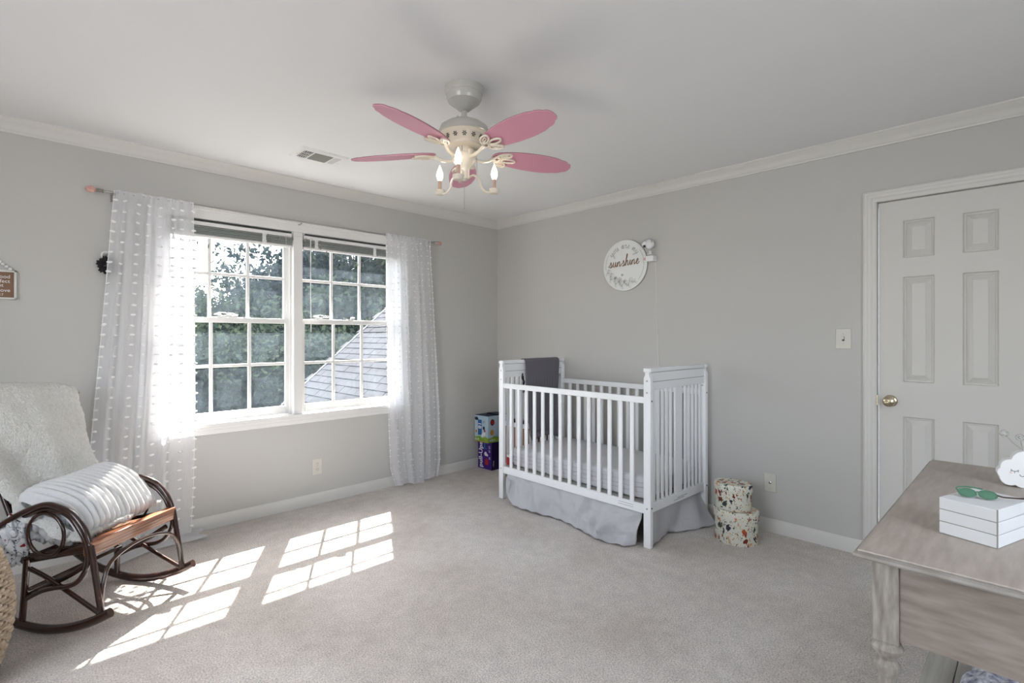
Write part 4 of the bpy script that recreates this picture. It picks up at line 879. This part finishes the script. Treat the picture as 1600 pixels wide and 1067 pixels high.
b = MB(); slab_ring(b, [(-.008, 0), (-.005, .002), (-.006, .006), (-.010, .007)], TH-.0075); b.build('tabletop', 'wood', tb, ang=25)
LG = .052
for (x, y) in ((.025, -.030-LG), (.025, LY+.03), (LX-.025-LG, -.030-LG), (LX-.025-LG, LY+.03)):
    l = MB().box((x, y, TH-.215), (x+LG, y+LG, TH-.024)); q = T((x+LG/2, y+LG/2, 0))
    l.lathe([(.016, 0), (.022, .012), (.024, .04), (.018, .06), (.014, .075), (.019, .09), (.024, .15), (.028, .30), (.024, .40), (.017, .455), (.020, .465), (.027, .475), (.027, .487), (.019, .498), (.022, .508), (.031, .518), (.033, .528), (.028, .538), (.024, .541), (.026, .5455)], 22, q); l.build('leg', 'wood_leg', tb, bevel=.003)
ax0, ax1, ay0, ay1 = .025+LG, LX-.025-LG, LY+.03+LG, -.030-LG
MB().box((.036, LY+.03+LG, TH-.205), (.054, -.030-LG, TH-.024)).build('end_apron', 'wood_end', tb, bevel=.001)
MB().box((LX-.054, LY+.03+LG, TH-.205), (LX-.036, -.030-LG, TH-.024)).build('end_apron', 'wood_end', tb, bevel=.001)
for y in (-.058, LY+.040): MB().box((.025+LG, y, TH-.205), (LX-.025-LG, y+.018, TH-.024)).build('long_apron', 'wood_end', tb, bevel=.001)
for k in range(5):
    y1 = -.052-.0765*k; MB().box((.030+LG, y1-.0745, .182), (LX-.030-LG, y1, .200)).build('shelf_board', 'shelfwood', tb, bevel=.002)
for x in (.030, LX-.030-.04): MB().box((x+.01, LY+.05, .165), (x+.03+.02, -.055, .182)).build('shelf_rail', 'wood_leg', tb)
b = MB(); b.grid(lambda u, v: Vector((.40+.46*u+.01*math.sin(9*v), -.155-.20*v-.012*math.sin(11*u), .201+.07*math.sin(PI*min(max(u, .0), 1))**.4*math.sin(PI*v)**.4+.006*math.sin(30*u)*math.sin(24*v)*(0 < v < 1))), 50, 30); o = b.build('knit_blanket', 'speck', None, ang=180, solid=.004, loc=(-2.089, -3.512, 0)); tag(o, 'white and navy speckled knit blanket folded on the shelf under the table', 'blanket')

# white planked box
pb = thing('planked_box', 'small white planked wooden box on the grey table', 'box', (-1.8165, -3.642, TH), math.radians(-17.9))
for k in range(3):
    f = MB().box((0, -.118, .0312*k+.0005), (.178, 0, .0312*k+.0300)).build('plank', 'boxwhite', pb, bevel=.0015)
MB().box((.002, -.116, .0), (.176, -.002, .0860)).build('core', 'edge', pb)
MB().box((-.0005, -.1185, .0), (.0018, -.1160, .0935)).build('worn_corner', 'edge', pb)
# sunglasses lying on the box
gl = thing('sunglasses', 'small green-tinted sunglasses lying on the white planked box', 'sunglasses', (-1.760, -3.712, TH+.0955), math.radians(-78)); gl.scale = (.66, .66, .66); gl.rotation_euler[0] = math.radians(38); gl.location[2] += .004
for s in (-1, 1):
    e = [(s*.030+.027*math.cos(k*PI/12), .019*math.sin(k*PI/12), .010) for k in range(24)]
    MB().tube(e, .0026, 8, True).build('rim', 'lens', gl); MB().lathe([(.0255, .008), (.0255, .0105), (.012, .0130)], 24, T((s*.030, 0, 0)), sy=.72).build('lens', 'lens', gl)
MB().tube([(-.006, .004, .011), (0, .007, .013), (.006, .004, .011)], .0025).build('bridge', 'lens', gl)
MB().tube(crom([(.057, .004, .010), (.075, .000, .008), (.115, .006, .004), (.150, .010, .0035)], 4), .0028, 8).build('temple', 'cane', gl); MB().tube(crom([(-.057, .004, .010), (-.060, .022, .006), (-.03, .034, .004), (.02, .030, .0035)], 4), .0028, 8).build('temple', 'lens', gl)
# cloud ornament
cl = thing('cloud_ornament', 'white smiling cloud ornament with two wire crystal sprigs on the table', 'ornament', (-1.095, -3.788, TH), math.radians(8))
CM = Matrix(((0, 0, -1, 0), (-1, 0, 0, 0), (0, 1, 0, 0), (0, 0, 0, 1)))
cir = [(-.034, .030, .026), (-.004, .020, .020), (.030, .026, .027), (.044, .058, .024), (.006, .088, .036), (-.032, .066, .026), (-.046, .045, .020)]
oc = []
for k in range(96):
    a = 2*PI*k/96; d = Vector((math.cos(a), math.sin(a))); o_ = Vector((0, .052)); best = .02
    for cx, cy, r in cir:
        q = Vector((cx, cy))-o_; bb = q.dot(d); disc = bb*bb-(q.dot(q)-r*r)
        if disc > 0: best = max(best, bb+math.sqrt(disc))
    oc.append((o_.x+d.x*best, max(o_.y+d.y*best, 0)))
MB().prism(oc, -.022, .022, CM).build('body', 'cloud', cl, bevel=.002)
fc = MB()
for x in (-.022, .014):
    fc.tube([(x+.009*math.cos(t_), .060+.006*math.sin(t_), .0225) for t_ in [PI+k*PI/8 for k in range(9)]], .0012, 5)
    for k in range(3): a = PI+.7+k*.85; fc.tube([(x+.009*math.cos(a), .060+.006*math.sin(a), .0225), (x+.013*math.cos(a), .060+.012*math.sin(a), .0225)], .0009, 4)
fc.tube([(-.004+.006*math.cos(t_), .045+.006*math.sin(t_), .0225) for t_ in [PI+k*PI/6 for k in range(7)]], .0012, 5)
fo = MB(); fo.v = [tuple(CM @ Vector(v)) for v in fc.v]; fo.f = fc.f; fo.build('face', 'text_grey', cl)
for x in (-.032, .024): MB().lathe([(.0038, .0222), (.0038, .0226)], 12, CM @ T((x, .048, 0))).build('cheek', 'pinkink', cl)
for x, y, zt in ((-.046, .176, 0), (-.008, .168, .01)):
    w = MB().tube([tuple(CM @ Vector((.005, .120, 0))), tuple(CM @ Vector((x*.5, .145, 0))), tuple(CM @ Vector((x, y, zt)))], .0009, 5); w.build('wire', 'steel', cl)
    cw = MB(); r_ = random.Random(3)
    for k in range(5):
        ax_ = Matrix.Rotation(k*.63, 4, 'Z') @ Matrix.Rotation(k*1.1, 4, 'X'); cw.tube([CM @ (Vector((x, y, zt))+ax_ @ Vector((.011*math.cos(t_), .011*math.sin(t_), 0))) for t_ in [q*PI/8 for q in range(16)]], .0008, 4, True)
    cw.ball(CM @ Vector((x, y, zt)), .006, 8); cw.build('crystal', 'chrome2' if 'chrome2' in M else 'crystal', cl)

# ================================================================ ROCKING CHAIR
CP0 = Vector((co.location.x, co.location.y, 0)); O = CP0+RT*(-1.873)+FW*2.415
RA = math.radians(-44.52-7)
ck = thing('rocking_chair', 'dark bentwood rocking chair beside the window, turned to the right', 'chair', tuple(O), RA)
W2 = .225
def mir(pts, s): return [(x, s*y, z_) for x, y, z_ in pts]
for s in (-1, 1):
    rk = []
    for k in range(25):
        x = -.62+.84*k/24; t_ = x+.10; rk.append((x, s*(W2+.01), .020+t_*t_/1.12))
    MB().tube(rk, .020, 10, flat=.75).build('rocker', 'cane', ck, ang=60)
    MB().tube(crom(mir([(.168, W2, .095), (.140, W2, .25), (.118, W2, .375), (.111, W2, .392), (.081, W2, .457), (.024, W2, .515), (-.05, W2, .542), (-.099, W2, .547), (-.159, W2, .531), (-.2325, W2+.012, .4955), (-.295, W2+.028, .452), (-.35, W2+.030, .400), (-.385, W2+.01, .35)], s), 6), .0125, 10).build('arm', 'cane', ck, ang=60)
    MB().tube(crom(mir([(-.31, W2-.012, .44), (-.21, W2-.012, .490), (-.12, W2-.012, .522), (-.05, W2-.008, .520), (.013, W2-.005, .497), (.062, W2, .449), (.092, W2, .397), (.108, W2+.004, .329), (.0975, W2+.006, .280), (.062, W2+.006, .231), (.013, W2+.006, .2065), (-.05, W2+.004, .1956), (-.118, W2+.004, .1765), (-.190, W2, .140)], s), 6), .0105, 10).build('arm_loop', 'cane', ck, ang=60)
    MB().tube([(-.104+.088*math.cos(t_), s*(W2-.004), .4165+.092*math.sin(t_)) for t_ in [k*PI/14 for k in range(28)]], .0075, 8, True).build('arm_ring', 'cane', ck, ang=60)
    MB().tube([(.10, s*(W2-.022), .367), (-.05, s*(W2-.022), .336), (-.215, s*(W2-.022), .300)], .021, 8, flat=.55).build('seat_rail', 'cane', ck, ang=60)
    MB().tube(crom(mir([(-.185, W2-.008, .265), (-.1, W2-.01, .228), (-.025, W2-.008, .19), (.06, W2-.006, .145), (.165, W2-.002, .092)], s), 5), .0095, 8).build('side_brace', 'cane', ck, ang=60)
    MB().tube(crom(mir([(.095, W2-.02, .305), (.0, W2-.02, .245), (-.1, W2-.016, .195), (-.19, W2-.008, .15)], s), 5), .012, 8, flat=.6).build('side_brace', 'cane', ck, ang=60)
    MB().tube([(-.197, s*(W2-.004), .305), (-.203, s*(W2), .17), (-.208, s*(W2+.006), .035)], .0125, 10).build('rear_leg', 'cane', ck, ang=60)
    MB().tube(crom(mir([(-.20, W2-.02, .285), (-.26, W2-.015, .42), (-.335, W2-.012, .60), (-.42, W2-.012, .80), (-.475, W2-.03, .89), (-.49, W2-.09, .93), (-.495, 0, .945)], s), 6), .0125, 10).build('back_post', 'cane', ck, ang=60)
b = MB()
b.tube(crom([(.160, -W2+.004, .11), (.158, -W2+.016, .21), (.150, -.165, .285), (.145, -.06, .318), (.145, .06, .318), (.150, .165, .285), (.158, W2-.016, .21), (.160, W2-.004, .11)], 6), .0085, 8).build('front_arch', 'cane', ck, ang=60)
MB().box((.085, -W2-.006, .338), (.128, W2+.006, .398)).build('front_board', 'cane2', ck, bevel=.004, label='honey brown grooved front seat board')
gr_ = MB()
for k in range(3): gr_.box((.1275, -W2, .350+.013*k), (.1292, W2, .3515+.013*k))
gr_.build('board_groove', 'cane', ck)
MB().tube([(-.21, -W2, .30), (-.21, W2, .30)], .015).build('rear_rail', 'cane', ck)
MB().grid(lambda u, v: Vector((-.21+.30*u, -W2+.02+(2*W2-.04)*v, .302+.072*u-.010*math.sin(PI*v))), 12, 12).build('cane_seat', 'kraft', ck, solid=.006)
MB().grid(lambda u, v: Vector((-.245-.235*u, (-1+2*v)*(W2-.03)*(1-.15*u), .36+.53*u)), 12, 12).build('cane_back', 'kraft', ck, solid=.005)
MB().tube([(-.18, -W2, .18), (-.18, W2, .18)], .009).build('rear_stretcher', 'cane', ck)

# sherpa throw over the back
def local(pt): return pt
def fbm(v, o=0): return noise.fractal(Vector(v)+Vector((o, o, 0)), 1, 2, 3)
TP = [(0, -.56, .62), (.10, -.535, .85), (.17, -.50, .99), (.205, -.465, 1.012), (.24, -.425, 1.0), (.32, -.375, .87), (.45, -.305, .70), (.56, -.255, .585), (.64, -.215, .520), (.72, -.16, .462), (.80, -.10, .425), (.90, -.01, .412), (1, .075, .412)]
def tpath(v):
    for a, b_ in zip(TP, TP[1:]):
        if v <= b_[0]: t_ = (v-a[0])/(b_[0]-a[0]); return a[1]+(b_[1]-a[1])*t_, a[2]+(b_[2]-a[2])*t_
    return TP[-1][1:]
def throw(u, v):
    x, z_ = tpath(v); k = max(0, min(1, (v-.22)/.5)); w = -.305+.545*u + .095*k*(1-u) - .02*k*u
    top = max(0, 1-abs(v-.205)/.22)
    z_ += top*(.020*math.sin(PI*u)-.035*max(0, (u-.82)/.18)**2+.02*(1-u)); 
    n1 = fbm((x*3.5, w*5, z_*3))*.040+fbm((x*9, w*11, z_*8), 4)*.010; fold = .034*(.35+k)*math.sin(u*8-v*9+1)*min(1, v*3)+.012*k*math.sin(u*17-v*13)
    x -= .025*(1-k*.6); nx = .9; d = n1+fold*(1-.5*max(0, (v-.8)/.2)); x += d*.8; z_ += abs(d)*.35 if v > .6 else d*.1
    if v > .62 and w < -.15: q = min((-.15-w)/.08, 1); z_ -= .06*q*q*(1-v*.3); 
    e = min(u, 1-u)*12; sh_ = (1-min(e, 1))**2; x -= .030*sh_*(.24 < v < .7); 
    return Vector((x, w, max(z_, .38 if v > .7 else 0)))
th = MB().grid(throw, 150, 170).build('sherpa_throw', 'sherpa', None, ang=180, solid=.022); th.location = O; th.rotation_euler = (0, 0, RA)
tx = bpy.data.textures.new('fleece', 'CLOUDS'); tx.noise_scale = .012; tx.noise_depth = 2; dm = th.modifiers.new('d', 'DISPLACE'); dm.texture = tx; dm.strength = .011; dm.texture_coords = 'LOCAL'
tag(th, 'cream sherpa fleece throw draped over the rocking chair back', 'throw')

# channel-tufted plush cushion
pc_ = thing('plush_cushion', 'white channel-tufted plush cushion resting on the rocking chair seat', 'cushion', tuple(O), RA)
c0 = Vector((-.105, 0, .512)); ax_ = Vector((.315, 0, -.165)).normalized(); nr = Vector((.46, 0, .885)).normalized()
def pil(u, v):
    yy = -.205+.43*u; e = max(0, 1-abs(2*u-1)**7)**.5; a = v*2*PI; cs, sn = math.cos(a), math.sin(a)
    ex = math.copysign(abs(cs)**.75, cs); ey = math.copysign(abs(sn)**.8, sn); NC = 15
    ch_ = (abs(math.sin(PI*NC*u)))**.6; amp = .68+.32*ch_ if e > .3 else .9
    L = .185*(.80+.20*e)*(.95+.05*ch_); Tt = .066*(.25+.75*e)*amp
    p = c0+ax_*(L*ex)+nr*(Tt*ey)+Vector((0, yy, 0)); p += nr*(.010*math.sin(u*5+1)+.012*math.sin(2.2*ex+u*3)); p.z += .030*(u-.5)-.012*(1-e)
    p.y += .012*math.sin(3*ex+1.5)*1.0
    p.z = max(p.z, .384+.0*u) if p.x > -.21 else max(p.z, .37)
    return p
MB().grid(pil, 240, 56, False, True).build('cover', 'plush', pc_, ang=180)
MB().box((.045, .050, .402), (.052, .058, .418)).build('thread_mark', 'red', pc_)
# bunched end of the plush blanket seen through the near arm, with its care tag
def blob(cx, cy, cz, rx, ry, rz_, amp, fr_, seed):
    def f(u, v):
        a = u*2*PI; b_ = -PI/2+v*PI; d = Vector((math.cos(a)*math.cos(b_), math.sin(a)*math.cos(b_), math.sin(b_)))
        k = 1+amp*noise.fractal(d*fr_+Vector((seed, 0, 0)), 1, 2, 3)+amp*.8*math.sin(d.x*7+d.z*9+seed)*.4
        return Vector((cx+d.x*rx*k, cy+d.y*ry*k, cz+d.z*rz_*k))
    return f
bt = thing('plush_blanket', 'white plush blanket bunched behind the near arm of the rocking chair', 'blanket', tuple(O), RA)
MB().grid(blob(-.09, -.125, .415, .115, .055, .070, .38, 2.6, 3), 80, 50, True).build('bunched_cloth', 'plush', bt, ang=180)
MB().grid(blob(-.205, -.135, .42, .065, .048, .07, .4, 2.2, 8), 60, 40, True).build('bunched_cloth', 'plush', bt, ang=180)
tg = MB().box((-.030, -.002, 0), (.028, .001, .020), T((-.105, -.188, .425)) @ Matrix.Rotation(.35, 4, 'Y')); tg.build('care_tag', 'paper', bt)
MB().box((-.010, -.003, -.006), (.028, -.001, .002), T((-.105, -.189, .423)) @ Matrix.Rotation(-.45, 4, 'Y')).build('tag_stripe', 'black', bt)
pr2 = MB().grid(blob(-.268, -.222, .375, .062, .045, .105, .22, 2.4, 5), 80, 60, True); 
pq = pr2.build('printed_blanket', 'print_cloth', None, ang=180); pq.location = O; pq.rotation_euler = (0, 0, RA); tag(pq, 'white blanket with red and dark print hanging between basket and rocking chair', 'blanket')

# wicker basket
bc = CP0+RT*(-2.085)+FW*1.80
bk = thing('wicker_basket', 'round pale wicker basket on the carpet in front of the rocking chair', 'basket', tuple(bc))
def rad(z_): return lin([(0, .175), (.06, .208), (.15, .232), (.24, .242), (.33, .236), (.40, .222), (.45, .205)], z_)
MB().lathe([(.17, .002)]+[(rad(q*.45/12)-.014, q*.45/12+.002) for q in range(1, 13)], 48).build('lining', 'kraft', bk)
b = MB(); NR = 28
for k in range(NR):
    z_ = .012+k*.0158; NS = 30; pts = []
    for q in range(NS*6):
        a = 2*PI*q/(NS*6); wv = math.sin(a*NS+(k % 2)*PI)
        pts.append(((rad(z_)+.0065*wv)*math.cos(a), (rad(z_)+.0065*wv)*math.sin(a), z_))
    b.tube(pts, .0070, 6, True)
b.build('weave', 'wicker', bk, ang=180)['kind'] = 'stuff'
MB().tube([(rad(.45)*math.cos(a), rad(.45)*math.sin(a), .455) for a in [2*PI*q/48 for q in range(48)]], .011, 8, True).build('rim', 'wicker', bk)
